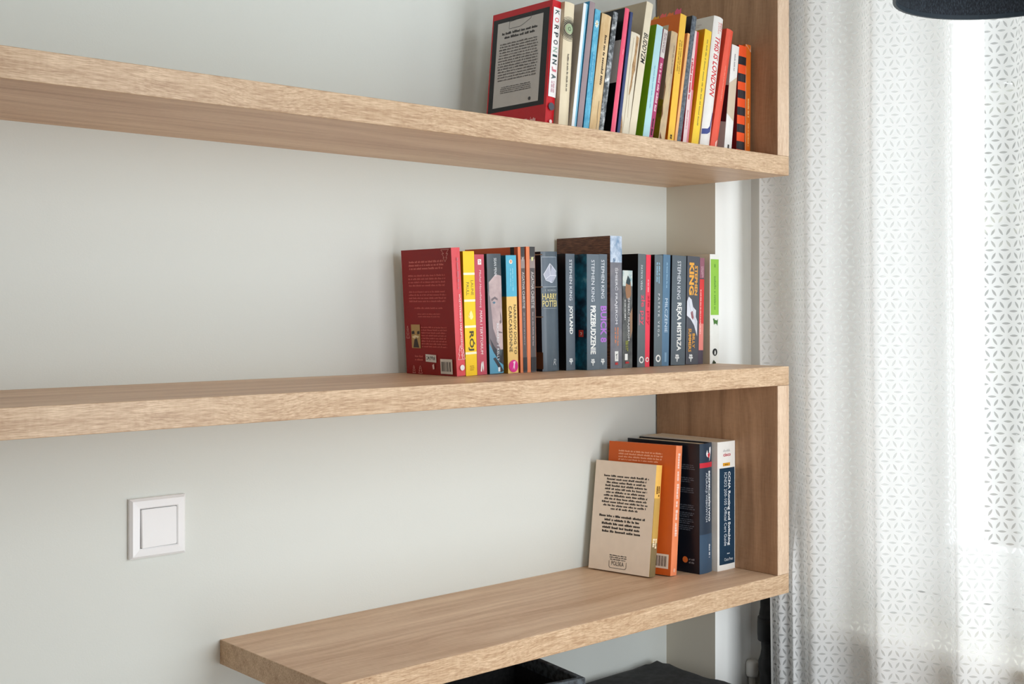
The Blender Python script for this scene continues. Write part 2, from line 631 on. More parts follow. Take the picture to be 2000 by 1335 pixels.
MID = {
    'red': (1.2190, .0175, 1.482, .203, -3.5), 'roj': (1.2376, .0233, 1.482, .198, -2.0), 'mapa': (1.2683, .0203, 1.490, .194, -2.1),
    'penn': (1.2971, .0303, 1.491, .196, -2.0), 'dog': (1.3388, .0231, 1.495, .195, -1.7), 'ag1': (1.3704, .0152, 1.499, .210, -1.8),
    'ag2': (1.3860, .0205, 1.499, .211, -1.0), 'hp': (1.4235, .0391, 1.497, .204, -1.4), 'joy': (1.4784, .0220, 1.500, .202, -.6),
    'prz': (1.5131, .0307, 1.484, .202, -.2), 'bui': (1.5445, .0202, 1.485, .203, 0.0), 'smT': (1.5808, .0303, 1.492, .237, -.2),
    'smS': (1.6143, .0261, 1.494, .176, .1), 'vega': (1.6534, .0211, 1.494, .207, .8), 'psy': (1.6751, .0129, 1.495, .206, 1.2),
    'pat': (1.7034, .0227, 1.498, .207, .8), 'mil': (1.7265, .0202, 1.499, .208, 1.4), 'reka': (1.7514, .0410, 1.498, .207, 1.3),
    'bil': (1.7972, .0367, 1.500, .207, 1.5), 'redm': (1.8389, .0144, 1.504, .205, 1.5), 'peng': (1.8676, .0277, 1.498, .213, 0.0)}
GT, GM, GL = 'books leaning on the upper shelf', 'books standing on the middle shelf', 'books standing on the bottom shelf'


def tb(key, label, d, cover, spine=None, **k):
    X, th, y, h, a = TOP[key]
    return Book(label, GT, X, y, T1, th, h, a, d, cover, spine, **k)


def mb(key, label, d, cover, spine=None, **k):
    X, th, y, h, a = MID[key]
    return Book(label, GM, X, y, M1, th, h, a, d, cover, spine, **k)


WH, BK, INK = (240, 240, 236), (22, 24, 28), (40, 42, 46)
GREY = (92, 102, 112)

# ---------------------------------------------------------------- upper shelf, from the free end to the upright
b = tb('red', 'thick red hardback with a clipboard printed on its back cover, first of the upper row', .146, (196, 22, 34), hard=True)
b.rect('printed_clipboard', (24, 24, 26), 'left', (.02, .955, .05, .80))
b.rect('printed_paper', (196, 192, 188), 'left', (.10, .86, .085, .765))
b.line('printed_clip', (60, 60, 60), 'left', [[(.30, .085), (.30, .145), (.48, .145), (.52, .138), (.66, .10), (.66, .045)], [(.30, .075), (.66, .055)], [(.30, .09), (.66, .07)]], .0008)
b.fineprint('blurb_heading', (45, 43, 43), 'left', .16, .82, .16, .225, 2, centre=True, fill=.62, seed=3)
b.fineprint('blurb_print', (105, 100, 98), 'left', .14, .82, .25, .56, 14, centre=True, rag=.08, seed=4)
b.fineprint('blurb_print', (90, 86, 84), 'left', .2, .75, .60, .66, 4, centre=True, rag=.12, seed=5)
b.disc('printed_mark', (70, 66, 66), 'left', .72, .735, .02)
b.rect('printed_label', (235, 200, 200), 'left', (.12, .28, .855, .885))
b.fineprint('printed_caption', (240, 190, 190), 'left', .52, .88, .885, .925, 1, seed=6, fill=.7)
b.line('printed_slashes', (240, 190, 190), 'left', [[(.59, .93), (.62, .89)], [(.74, .925), (.77, .885)]], .0007)
b.rect('spine_panel', (240, 236, 234), 'spine', (.1, 1, .055, .74))
z = .075
for ch, c in zip('KORPONINJA', [(38, 70, 66), (214, 70, 80), (30, 40, 40), (40, 52, 60), (60, 66, 72), (150, 176, 160), (40, 70, 70), (30, 60, 66), (214, 110, 126), (50, 80, 84)]):
    w = .036 if ch != 'I' else .016
    b.text('title_lettering', ch, c, 'spine', .30, .80, z, z + w, bold=.015)
    z += w + .021
b.fineprint('author_lettering', (205, 150, 165), 'spine', .3, .75, .62, .72, 2, 'down', seed=2)
b.disc('printed_disc', (78, 78, 88), 'spine', .5, .815, .34)
b.disc('printed_mark', (240, 210, 210), 'spine', .5, .93, .17)

b = tb('cream', 'cream paperback with a green disc in dark rings on its spine', .132, (206, 188, 158), (228, 214, 184), bulge=.002)
for r, w in ((.92, .03), (.82, .04), (.72, .06), (.62, .07), (.52, .09)):
    b.ring('printed_ring', (60, 60, 50), 'spine', .5, .205, r, w, 40)
for r in (.135, .115, .095):
    b.ring('printed_ring', (92, 86, 70), 'left', 1.075, .205, r, .005, 48)
b.disc('printed_disc', (160, 178, 142), 'spine', .5, .205, .38)
b.ring('printed_ring', (96, 106, 84), 'spine', .5, .205, .16, .06)
b.fineprint('title_lettering', (90, 84, 76), 'spine', .42, .62, .40, .70, 1, 'down', seed=8, fill=.6)

b = tb('white', 'slim book with a white and pale blue spine beside the cream paperback', .13, (178, 168, 156), (236, 240, 242))
b.rect('spine_stripe', (122, 184, 212), 'spine', (.58, 1, 0, 1))
b = tb('mauve', 'slim book with a grey mauve spine and bright blue cover edge', .13, (30, 140, 190), (152, 134, 138))
b = tb('daisy', 'sky blue slim book with a small daisy on its spine', .128, (22, 96, 130), blotch((58, 150, 190), (104, 186, 214), 60, .4, .62))
for i in range(8):
    a = 2 * math.pi * i / 8
    k = b.th / b.h
    b.poly('daisy_petal', (238, 240, 226), 'spine', [[(.5 + .34 * math.cos(a + t) * q, .115 + .34 * k * 1.5 * math.sin(a + t) * q) for t, q in ((-.3, .3), (-.3, .9), (0, 1.05), (.3, .9), (.3, .3))]], layer=1)
b.disc('daisy_centre', (226, 178, 60), 'spine', .5, .115, .12)
b.fineprint('title_lettering', (150, 206, 226), 'spine', .35, .62, .28, .62, 1, 'down', seed=9)
b = tb('tan', 'worn tan paperback with brown upright lettering and creased spine', .125, (176, 136, 86),
       blotch((206, 170, 118), (228, 204, 160), 30, .4, .6, stretch=(1, 1, .3)), bulge=.002)
b.fineprint('title_lettering', (70, 52, 36), 'spine', .42, .72, .17, .62, 1, 'down', seed=11, fill=.75)
b.line('spine_crease', (110, 88, 66), 'spine', [[(.62, .72), (.58, .82), (.66, .9), (.6, 1)]], .0009)
b = tb('greyblk', 'charcoal slim book with white splashes down its spine', .128, (30, 30, 32), blotch((70, 76, 80), (160, 166, 170), 90, .42, .56, rgb3=(236, 238, 238)), bulge=.0022)
b = tb('pink', 'black-covered tall book with a bright pink spine', .135, (20, 18, 20), (238, 92, 122), bulge=.0015)
b.rect('cover_label', (214, 206, 200), 'left', (.45, .985, .25, .58))
b.line('spine_scuff', (246, 190, 200), 'spine', [[(.5, .32), (.5, .36)], [(.7, .42), (.72, .75), (.68, .98)]], .0007)
b = tb('navy', 'thin navy blue book between the pink spine and the torn cream spine', .132, (16, 20, 56), (52, 66, 112))
b = tb('torn', 'short cream paperback whose spine is torn open, brown glue showing', .12, blotch((214, 202, 178), (228, 218, 196), 30), (226, 216, 194), bulge=.0015)
b.poly('torn_patch', blotch((150, 112, 70), (186, 148, 100), 90, .4, .6), 'spine',
       [[(.55, .02), (.9, .03), (.82, .2), (.86, .34), (.7, .4), (.62, .55), (.42, .6), (.5, .42), (.44, .3), (.56, .2)], [(.0, .78), (.14, .86), (.2, .97), (.02, 1)]])
b.line('spine_crease', (176, 158, 128), 'spine', [[(.3, .05), (.25, .4), (.3, .7), (.22, 1)], [(.75, .45), (.5, .6), (.6, .8)]], .0008)
b = tb('bud', 'tall cream book with black capital lettering on its upper spine', .148, (184, 168, 142), (230, 218, 192))
b.text('title_lettering', 'BUDDYZM', (30, 30, 30), 'spine', .2, .85, .225, .445, bold=.02, shear=.15)
b.line('printed_mark', (110, 100, 88), 'left', [[(.55, .16), (.6, .15), (.63, .16), (.66, .155)], [(.62, .14), (.64, .145)]], .0007)
b = tb('green', 'grass green book with a pale blue spine', .125, (128, 178, 28), (178, 218, 224))
b.fineprint('title_lettering', (120, 172, 200), 'spine', .35, .65, .35, .78, 1, 'down', seed=14)
b = tb('wpink', 'slim magenta book, white at the top of its spine', .12, (150, 38, 84), (176, 52, 104))
b.rect('spine_panel', (218, 210, 206), 'spine', (0, 1, 0, .25))
b.fineprint('author_lettering', (120, 80, 96), 'spine', .2, .85, .03, .22, 2, 'down', seed=15)
b.fineprint('title_lettering', (232, 190, 204), 'spine', .22, .8, .3, .78, 1, 'down', seed=16, fill=.8)
b.fineprint('title_lettering', (40, 26, 34), 'spine', .3, .75, .79, .95, 1, 'down', seed=17, fill=.8)
b = tb('olive', 'frayed beige paperback with an olive yellow patch low on its cover', .118, (150, 134, 108), blotch((214, 188, 146), (190, 168, 138), 50, .45, .6, stretch=(1, 1, .4)), bulge=.002)
b.poly('torn_patch', blotch((150, 140, 20), (110, 104, 30), 60), 'left', [[(.3, .66), (.75, .64), (.9, .6), (.99, .62), (.99, .99), (.3, .99)]])
b.poly('torn_patch', (120, 78, 46), 'spine', [[(.0, .45), (.12, .5), (.06, .66), (.16, .74), (.02, .8)], [(.1, .9), (.35, .95), (.45, .99), (.1, .99)]])
b.fineprint('title_lettering', (150, 128, 104), 'spine', .45, .75, .12, .4, 1, 'down', seed=18)
b = tb('yelfr', 'amber yellow tall book with an orange framed cover and sticky tabs on top', .142, (222, 108, 18), (246, 196, 66))
b.rect('cover_panel', (204, 190, 160), 'left', (.1, .82, .07, .9))
b.fineprint('title_lettering', (150, 110, 36), 'spine', .22, .80, .2, .46, 2, 'down', seed=19)
b.fineprint('publisher_lettering', (60, 46, 24), 'spine', .3, .72, .92, .975, 1, 'down', seed=28, fill=.9)
for i, (y0, c, hh) in enumerate(((.004, (232, 98, 132), .014), (.022, (240, 128, 70), .010), (.040, (238, 108, 104), .012), (.058, (234, 176, 60), .010))):
    bm = bmesh.new()
    zt = b.h
    prof = [(y0, zt - .012), (y0 + .014, zt - .012), (y0 + .016, zt + hh * .6), (y0 + .011, zt + hh), (y0 + .007, zt + hh * .7), (y0 + .002, zt + hh * .9)]
    va = [bm.verts.new((.006 + .001 * i, y, z_)) for y, z_ in prof]
    vb = [bm.verts.new((.0062 + .001 * i, y, z_)) for y, z_ in prof]
    bm.faces.new(va)
    bm.faces.new(list(reversed(vb)))
    for q in range(len(prof)):
        bm.faces.new((va[q], vb[q], vb[(q + 1) % len(prof)], va[(q + 1) % len(prof)]))
    obj('sticky_tab', bm, paint(c, .6), b.root)
b = tb('peach', 'thin peach orange booklet beside the amber yellow book', .13, (240, 170, 100), (246, 184, 120))
b = tb('denim', 'tall slate blue book with a mottled cloth-like spine and black cover', .135, (16, 16, 18), blotch((72, 82, 94), (116, 126, 136), 160, .4, .62), bulge=.002)
b = tb('wred', 'slim white and pink spined book with small red lettering', .13, (208, 50, 64), (238, 214, 216))
b.rect('spine_stripe', (222, 72, 84), 'spine', (.55, 1, 0, .5))
b.rect('spine_stripe', (236, 150, 162), 'spine', (.62, 1, .5, 1))
b.fineprint('title_lettering', (206, 52, 66), 'spine', .1, .52, .24, .62, 1, 'down', seed=20, fill=.7)
b.fineprint('author_lettering', (214, 150, 158), 'spine', .15, .5, .68, .85, 1, 'down', seed=21)
b = tb('yellow', 'sunflower yellow paperback with small grey lettering down its spine', .13, (228, 156, 10), (248, 208, 54))
b.fineprint('title_lettering', (150, 132, 66), 'spine', .38, .66, .08, .9, 1, 'down', seed=22, fill=.66)
b = tb('london', 'thick white book with big red slanted lettering and a navy curve', .138, (222, 216, 206), (240, 238, 234), bulge=.004)
b.text('title_lettering', 'THIS IS LONDON', (214, 52, 62), 'spine', .26, .78, .15, .60, bold=.02, shear=.2)
b.text('author_lettering', 'JUDAH', (224, 120, 116), 'spine', .34, .56, .04, .125)
b.text('author_lettering', 'BEN', (224, 120, 116), 'spine', .62, .84, .04, .1)
b.poly('printed_band', (66, 78, 142), 'spine', [[(0.02, .855), (.45, .845), (.45, .885), (.02, .895)], [(.45, .845), (.68, .82), (.8, .86), (.45, .885)], [(.68, .82), (.86, .72), (.98, .70), (.8, .86)]])
b.fineprint('cover_lettering', (200, 180, 176), 'left', .55, .8, .045, .075, 2, seed=23)
b = tb('redor', 'coral red slim paperback leaning on the white lettered book', .128, (214, 70, 48), (236, 92, 70), bulge=.002)
b.fineprint('title_lettering', (244, 150, 130), 'spine', .4, .62, .3, .62, 1, 'down', seed=24)
b.poly('printed_mark', (248, 214, 200), 'spine', [[(.55, .93), (.85, .90), (.8, .96), (.6, .975)]])
b = tb('wmar', 'white paperback with a beige diagonal on the spine and a maroon cover', .126, (196, 186, 178), (238, 236, 232))
b.poly('cover_panel', (86, 30, 36), 'left', [[(.2, .3), (.99, .38), (.99, .72), (.2, .62)]])
b.poly('spine_panel', (214, 196, 172), 'spine', [[(.0, .36), (1, .28), (1, .70), (0, .64)]])
b.fineprint('title_lettering', (168, 164, 170), 'spine', .35, .62, .08, .26, 1, 'down', seed=25)
b.rect('publisher_mark', (60, 58, 56), 'spine', (.4, .6, .92, .97))
b = tb('strip', 'orange book crossed by broad black stripes', .125, (120, 18, 22), (240, 88, 44))
for zz in (.10, .255, .405, .56, .715, .87):
    b.rect('printed_stripe', (40, 40, 46), 'spine', (0, 1, zz, zz + .075), layer=1)
    b.line('printed_scratches', (92, 86, 88), 'spine', [[(.3 + .1 * q, zz + .004), (.34 + .1 * q, zz + .07)] for q in range(5)], .0006)
    b.n = 1
b = tb('orthin', 'burnt orange slim book in clear wrap, last before the upright panel', .125, (198, 90, 20), (212, 104, 28))
b.fineprint('title_lettering', (240, 190, 120), 'spine', .4, .72, .48, .68, 1, 'down', seed=27, fill=.9)
b.fineprint('title_lettering', (240, 190, 120), 'spine', .4, .72, .70, .92, 1, 'down', seed=26)
b.line('clear_wrap', (226, 200, 176), 'spine', [[(.02, .0), (.02, 1)], [(.98, .0), (.98, .06)], [(.02, .0), (.9, .06), (.98, 0)], [(.1, .97), (.9, .96)], [(.2, .985), (.8, .99)]], .0006)

# ---------------------------------------------------------------- middle shelf
b = mb('red', 'red paperback with white blurb, price sticker and barcode on its back cover', .131, (146, 14, 10), (222, 84, 90), rough=.5)  # one red: cover darkened for shade, spine paled for sheen
PK = (206, 96, 88)
b.fineprint('blurb_heading', (214, 112, 102), 'left', .13, .87, .085, .165, 3, centre=True, rag=.1, fill=.62, seed=31)
b.fineprint('blurb_print', PK, 'left', .12, .87, .195, .30, 4, centre=True, rag=.03, seed=32)
b.fineprint('blurb_print', PK, 'left', .12, .87, .325, .425, 4, centre=True, rag=.03, seed=33)
b.fineprint('blurb_print', PK, 'left', .2, .82, .455, .48, 1, centre=True, seed=34)
b.fineprint('blurb_print', PK, 'left', .2, .82, .505, .545, 2, centre=True, rag=.3, seed=35)
b.fineprint('blurb_print', PK, 'left', .34, .86, .61, .785, 8, rag=.06, seed=36)
b.rect('printed_photo', (186, 150, 92), 'left', (.14, .32, .60, .79))
b.poly('printed_photo_detail', (56, 40, 30), 'left', [[(.15, .655), (.2, .65), (.21, .675), (.15, .68)], [(.26, .655), (.31, .65), (.31, .675), (.26, .68)], [(.2, .72), (.25, .71), (.29, .785), (.17, .785)]])
b.poly('printed_photo_detail', (232, 214, 170), 'left', [[(.15, .70), (.22, .685), (.3, .695), (.27, .71), (.24, .7), (.2, .715)]])
b.poly('price_sticker', (222, 218, 212), 'left', [[(.41, .835), (.62, .84), (.62, .90), (.41, .895)]])
b.text('price_lettering', '24,99zł', (30, 30, 36), 'left', .43, .60, .85, .885, 'h', bold=.01)
b.rect('barcode_label', (226, 222, 214), 'left', (.70, .93, .868, .985))
rd = random.Random(5)
xs, bars = .72, []
while xs < .905:
    w = rd.choice((.004, .007, .01))
    bars.append((xs, xs + w, .89, .965))
    xs += w + rd.choice((.004, .006, .009))
b.rect('barcode', (26, 26, 26), 'left', *bars)
b.poly('publisher_mark', (240, 210, 205), 'left', [[(.54, .92), (.575, .91), (.58, .95), (.55, .955)]])
b.fineprint('blurb_print', PK, 'left', .2, .4, .84, .895, 2, seed=37)


def fir(x, z, w, hh):
    return [[(x, z), (x - w * .5, z + hh * .33), (x - w * .2, z + hh * .33), (x - w * .75, z + hh * .66), (x - w * .3, z + hh * .66), (x - w, z + hh), (x + w, z + hh),
             (x + w * .3, z + hh * .66), (x + w * .75, z + hh * .66), (x + w * .2, z + hh * .33), (x + w * .5, z + hh * .33), (x, z)]]


def firdn(x, z, w, hh):
    return [[(p, 2 * z + hh - q) for p, q in fir(x, z, w, hh)[0]]]


b.line('printed_fir', (232, 170, 160), 'left', firdn(.89, .012, .075, .095) + fir(.30, .93, .04, .06) + fir(.17, .93, .03, .06) + fir(.08, .61, .03, .1), .0006)
b.text('title_lettering', 'WSZYSTKIEGO NAJLEPSZEGO', WH, 'spine', .46, .72, .36, .79)
b.fineprint('author_lettering', (196, 120, 128), 'spine', .4, .72, .08, .34, 1, 'down', seed=38)
b.line('printed_fir', (246, 214, 210), 'spine', fir(.4, .76, .28, .11) + fir(.75, .79, .2, .08), .0006)
b.disc('publisher_mark', WH, 'spine', .55, .935, .26)
b = mb('roj', 'yellow paperback with white cross bands and short bold dark title', .125, (206, 150, 10), (248, 204, 28))
for zz in (.183, .398, .607, .82):
    b.rect('printed_band', (252, 244, 206), 'spine', (0, 1, zz - .010, zz + .008), layer=1)
b.text('author_lettering', 'LALINE', (98, 90, 54), 'spine', .62, .86, .235, .355)
b.text('author_lettering', 'PAULL', (98, 90, 54), 'spine', .2, .44, .25, .355)
b.text('title_lettering', 'RÓJ', (70, 66, 44), 'spine', .26, .86, .642, .80, bold=.03)
b.poly('printed_bee', (252, 236, 160), 'spine', [[(.4, .50), (.55, .475), (.68, .5), (.75, .53), (.6, .55), (.45, .545)], [(.3, .51), (.42, .525), (.36, .54)]])
b.fineprint('publisher_lettering', (170, 136, 40), 'spine', .35, .75, .915, .96, 3, seed=40)
b = mb('mapa', 'dusty pink slim paperback with white script lettering beside the yellow book', .125, (160, 52, 68), (192, 76, 92))
b.rect('publisher_mark', WH, 'spine', (.32, .68, .04, .085))
b.line('publisher_mark', (192, 76, 92), 'spine', [[(.4, .05), (.6, .06)], [(.42, .072), (.6, .066)]], .001)
b.text('author_lettering', 'Michel Houellebecq', (240, 214, 216), 'spine', .36, .62, .13, .44, shear=.15)
b.text('title_lettering', 'MAPA I TERYTORIUM', (244, 226, 226), 'spine', .36, .62, .465, .83, shear=.15)
b.poly('publisher_mark', WH, 'spine', [[(.3, .97), (.36, .91), (.46, .885), (.5, .92), (.42, .975)], [(.52, .9), (.6, .885), (.64, .94), (.6, .975), (.54, .95)]])
b = mb('penn', 'grey spined paperback printed with part of a face and blue shoulder', .13, (34, 52, 44), (74, 82, 88), bulge=.003)
b.rect('printed_face', blotch((170, 148, 148), (204, 182, 180), 14, .4, .6), 'spine', (.08, 1, .175, .80))
b.poly('printed_hair', (78, 84, 88), 'spine', [[(.0, .12), (1, .12), (1, .185), (.5, .17), (.3, .20), (0.05, .24)]])
b.poly('printed_shade', (120, 108, 112), 'spine', [[(.0, .3), (.12, .36), (.2, .5), (.26, .62), (.5, .72), (.75, .8), (.0, .8)], [(.18, .375), (.42, .355), (.62, .375), (.6, .39), (.4, .375), (.2, .395)],
                                                   [(.78, .48), (.9, .52), (.92, .575), (.76, .585), (.72, .565), (.82, .55)], [(.62, .645), (.95, .655), (.95, .665), (.64, .66)]])
b.poly('printed_eye', (86, 120, 140), 'spine', [[(.24, .405), (.36, .395), (.46, .405), (.36, .418)]])
b.poly('printed_shirt', (86, 156, 186), 'spine', [[(.0, .74), (.25, .82), (.6, .90), (.98, .93), (.98, .995), (.0, .995)]])
b.poly('printed_collar', (52, 52, 58), 'spine', [[(.05, .70), (.3, .77), (.8, .86), (1, .80), (1, .93), (.6, .89), (.2, .8)], [(.2, .87), (.35, .86), (.98, .98), (.7, .99)]])
b.text('name_lettering', 'SEAN PENN', (226, 230, 232), 'spine', .40, .58, .035, .185)
b.text('author_lettering', 'RICHARD T KELLY', (226, 230, 232), 'spine', .46, .62, .58, .89)
b.rect('publisher_mark', (226, 230, 232), 'spine', (.5, .66, .945, .98))
b = mb('dog', 'small paperback, blue above and yellow below, with a pink disc near the foot', .122, (22, 98, 122), (234, 194, 118))
b.rect('cover_panel', (172, 128, 40), 'left', (.0, 1, .35, 1))
b.rect('spine_panel', (86, 176, 204), 'spine', (0, 1, 0, .35))
b.disc('publisher_mark', (236, 226, 210), 'spine', .45, .055, .16)
b.poly('publisher_mark', (214, 120, 60), 'spine', [[(.4, .045), (.5, .04), (.52, .06), (.42, .068)]])
b.fineprint('author_lettering', (140, 204, 222), 'spine', .3, .7, .11, .32, 2, 'down', seed=44)
b.text('title_lettering', 'NARROW DOG TO', (64, 62, 54), 'spine', .62, .86, .42, .84)
b.text('title_lettering', 'CARCASSONNE', (64, 62, 54), 'spine', .16, .44, .43, .82)
b.disc('printed_disc', (220, 44, 140), 'spine', .5, .94, .44)
b.poly('printed_mark', (246, 214, 230), 'spine', [[(.4, .97), (.5, .92), (.44, .905), (.55, .9), (.68, .9), (.6, .93), (.58, .975), (.5, .95)]])
for key, lab, sd in (('ag1', 'tall orange paperback with grey spine strip, next to the blue and yellow book', 1),
                     ('ag2', 'tall orange paperback with grey spine strip, beside the rounded dark grey hardback', 2)):
    b = mb(key, lab, .14, (196, 84, 32), (226, 130, 84))
    b.rect('cover_band', (30, 26, 26), 'left', (.86, .93, 0, 1))
    b.rect('spine_panel', (88, 82, 82), 'spine', (.36, .97, .0, 1))
    b.rect('printed_photo', (150, 136, 132), 'spine', (.36, .97, .10, .17))
    b.rect('printed_photo', (58, 58, 60), 'spine', (.36, .97, .0, .075))
    b.poly('printed_mark', (210, 206, 150) if sd == 2 else (170, 160, 158), 'spine', [[(.5, .085), (.8, .08), (.72, .11), (.56, .115)]])
    b.text('author_lettering', 'AGATHA CHRISTIE', (216, 208, 204), 'spine', .46, .8, .20, .49)
    b.fineprint('title_lettering', (168, 152, 152), 'spine', .5, .75, .52, .8, 1, 'down', seed=45 + sd)
    b.rect('spine_foot_panel', (46, 46, 50), 'spine', (.36, .97, .88, .99))  # darker strip across the foot of the spine
b = mb('hp', 'dark grey hardback with a rounded spine, framed picture and gold capitals', .138, (30, 34, 40), (78, 90, 100), hard=True, bulge=.0055, rough=.3)
for zz in (.025, .295, .545):
    b.line('printed_rule', (190, 170, 140), 'left', [[(.86, zz), (.99, zz)]], .0016)
b.rect('cover_panel', (96, 66, 44), 'left', (.8, .98, .84, .98))
b.rect('spine_panel', (92, 104, 116), 'spine', (.02, .84, .045, .295))
b.line('printed_frame', (186, 194, 200), 'spine', [[(.02, .045), (.43, .045), (.84, .045)], [(.84, .045), (.84, .295)], [(.84, .295), (.43, .295), (.02, .295)], [(.02, .295), (.02, .045)]], .0007)
b.poly('printed_crystal', (176, 180, 196), 'spine', [[(0.10, .19), (0.40, .10), (0.52, .12), (0.38, .2), (0.18, .23)], [(0.40, .10), (0.80, .16), (0.82, .2), (0.52, .25), (0.38, .2)], [(0.18, .23), (0.38, .2), (0.52, .25), (0.46, .265)]])
b.line('printed_crystal_edge', (226, 228, 236), 'spine', [[(0.10, .19), (0.40, .10), (0.82, .17)], [(0.40, .10), (0.40, .2), (0.18, .23)], [(0.40, .2), (0.82, .2)], [(0.10, .19), (0.20, .24), (0.52, .26), (0.82, .2)]], .0009)
b.text('author_lettering', 'J. K. ROWLING', (176, 184, 186), 'spine', .03, .80, .315, .338, 'h')
b.text('title_lettering', 'HARRY', (222, 206, 138), 'spine', .02, .82, .35, .40, 'h', bold=.012)
b.text('title_lettering', 'POTTER', (222, 206, 138), 'spine', .02, .84, .408, .462, 'h', bold=.012)
b.line('printed_rule', (150, 158, 162), 'spine', [[(.04, .475), (.4, .475), (.8, .475)]], .0007)
b.line('publisher_mark', (210, 214, 218), 'spine', [[(.5, .95), (.56, .90), (.66, .905), (.62, .925), (.56, .925), (.66, .95)]], .0009)
SK = (222, 226, 230)
b = mb('joy', 'grey paperback with a black cover and short white title, beside the rounded hardback', .13, blotch((14, 12, 14), (44, 20, 18), 18, .5, .7), GREY)
b.text('author_lettering', 'STEPHEN KING', SK, 'spine', .38, .68, .05, .40)
b.text('title_lettering', 'JOYLAND', WH, 'spine', .26, .74, .445, .69, bold=.03)
b.flower(.5, .915, .22)
b = mb('prz', 'grey paperback with a teal sea cover and a long white title', .13, blotch((12, 38, 58), (30, 112, 138), 22, .40, .58, rgb3=(110, 168, 178)), (98, 110, 120))
b.rect('cover_sticker', (200, 70, 60), 'left', (.84, .93, .655, .715))
b.line('cover_sticker_print', (240, 220, 210), 'left', [[(.87, .675), (.90, .68), (.88, .70)]], .0014)
b.text('author_lettering', 'STEPHEN KING', SK, 'spine', .34, .60, .05, .41)
b.text('title_lettering', 'PRZEBUDZENIE', WH, 'spine', .26, .68, .445, .865, bold=.03)
b.flower(.45, .925, .17)
b = mb('bui', 'grey paperback with a purple title and pale author name', .13, (90, 100, 110), (96, 108, 118))
b.text('author_lettering', 'STEPHEN KING', SK, 'spine', .24, .62, .05, .385)
b.text('title_lettering', 'BUICK 8', (178, 112, 206), 'spine', .14, .9, .45, .765, bold=.025)
b.flower(.42, .925, .24)
b = mb('smT', 'tallest paperback of the middle row, brown plank-patterned cover and misty blue spine top', .137,
       blotch((72, 42, 28), (128, 84, 58), 9, .4, .62, .5, (1, 6, 70)), blotch((104, 106, 116), (126, 124, 130), 20))
b.rect('printed_picture', blotch((120, 150, 182), (206, 218, 232), 45, .4, .6, rgb3=(90, 118, 150)), 'spine', (0, 1, 0, .2))
b.text('title_lettering', 'ŚMIERĆ FRAJEROM', (226, 226, 230), 'spine', .34, .66, .24, .665)
b.fineprint('subtitle_lettering', (206, 130, 92), 'spine', .3, .72, .69, .84, 2, 'down', seed=50)
b.rect('publisher_mark', WH, 'spine', (.34, .64, .87, .945))
b.line('publisher_mark_print', (60, 60, 64), 'spine', [[(.42, .9), (.56, .89)], [(.5, .89), (.5, .93)]], .0012)
b.rect('printed_mark', (190, 50, 50), 'spine', (.36, .6, .955, .972))
b = mb('smS', 'shortest paperback of the middle row, pale figure picture atop its spine', .115, (24, 24, 28), blotch((96, 98, 96), (60, 62, 64), 26))
b.rect('printed_picture', blotch((206, 214, 208), (120, 160, 170), 40, .44, .6), 'spine', (0, 1, 0, .16))
b.poly('printed_figure', (150, 110, 80), 'spine', [[(.25, .2), (.35, .1), (.6, .06), (.8, .12), (.85, .25), (.6, .3), (.35, .28)]])
b.poly('printed_figure', (40, 60, 66), 'spine', [[(.3, .13), (.5, .05), (.78, .1), (.7, .15), (.45, .14)]])
b.poly('printed_ground', (150, 120, 96), 'spine', [[(.7, .45), (.98, .38), (.98, .62), (.75, .7)]])
b.text('title_lettering', 'ŚMIERĆ FRAJEROM', (232, 232, 230), 'spine', .45, .72, .28, .72)
b.fineprint('subtitle_lettering', (220, 220, 216), 'spine', .14, .3, .30, .52, 1, 'down', seed=52)
b.fineprint('subtitle_lettering', (176, 180, 60), 'spine', .25, .55, .72, .84, 2, 'down', seed=53)
b.rect('publisher_mark', WH, 'spine', (.18, .46, .855, .92))
b.rect('printed_mark', (180, 44, 50), 'spine', (.24, .6, .935, .955))
b = mb('vega', 'grey paperback with a black cover and pinkish red lettering', .13, (14, 14, 16), (98, 106, 110))
b.text('author_lettering', 'PATRYK VEGA', (214, 220, 222), 'spine', .34, .56, .1, .32)
b.text('title_lettering', 'złe psy', (222, 84, 104), 'spine', .26, .9, .36, .63, bold=.01)
b.line('printed_rule', (226, 160, 168), 'spine', [[(.2, .53), (.2, .63)]], .0008)
b.ring('publisher_mark', WH, 'spine', .5, .935, .3, .12)
b = mb('psy', 'thin bright red paperback between grey and black covers', .13, (190, 20, 40), (236, 62, 84))
b.fineprint('author_lettering', (246, 190, 196), 'spine', .3, .65, .22, .34, 1, 'down', seed=55)
b.text('title_lettering', 'złe psy', (176, 28, 50), 'spine', .2, .9, .36, .63, bold=.01)
b.ring('publisher_mark', WH, 'spine', .45, .935, .34, .14)
b = mb('pat', 'grey paperback with a wide-spaced white name and a black cover', .13, (12, 12, 14), (98, 110, 116))
b.fineprint('subtitle_lettering', (150, 190, 214), 'spine', .18, .68, .07, .26, 2, 'down', seed=56, fill=.62)
b.text('author_lettering', 'P A T R Y K   V E G A', (226, 230, 232), 'spine', .42, .64, .35, .735)
b.ring('publisher_mark', WH, 'spine', .5, .93, .3, .12)
b = mb('mil', 'steel blue slim paperback with a thin pale title', .128, (58, 88, 116), (90, 124, 152))
b.fineprint('author_lettering', (150, 186, 208), 'spine', .4, .66, .07, .31, 1, 'down', seed=57)
b.text('title_lettering', 'MILCZENIE', (208, 222, 232), 'spine', .3, .68, .395, .70)
b.rect('publisher_mark', (130, 164, 190), 'spine', (.34, .62, .88, .965))
b = mb('reka', 'thick grey paperback with white name and two-word white title beside the steel blue one', .132, (20, 22, 30), (92, 102, 110))
b.text('author_lettering', 'STEPHEN KING', SK, 'spine', .36, .60, .05, .40)
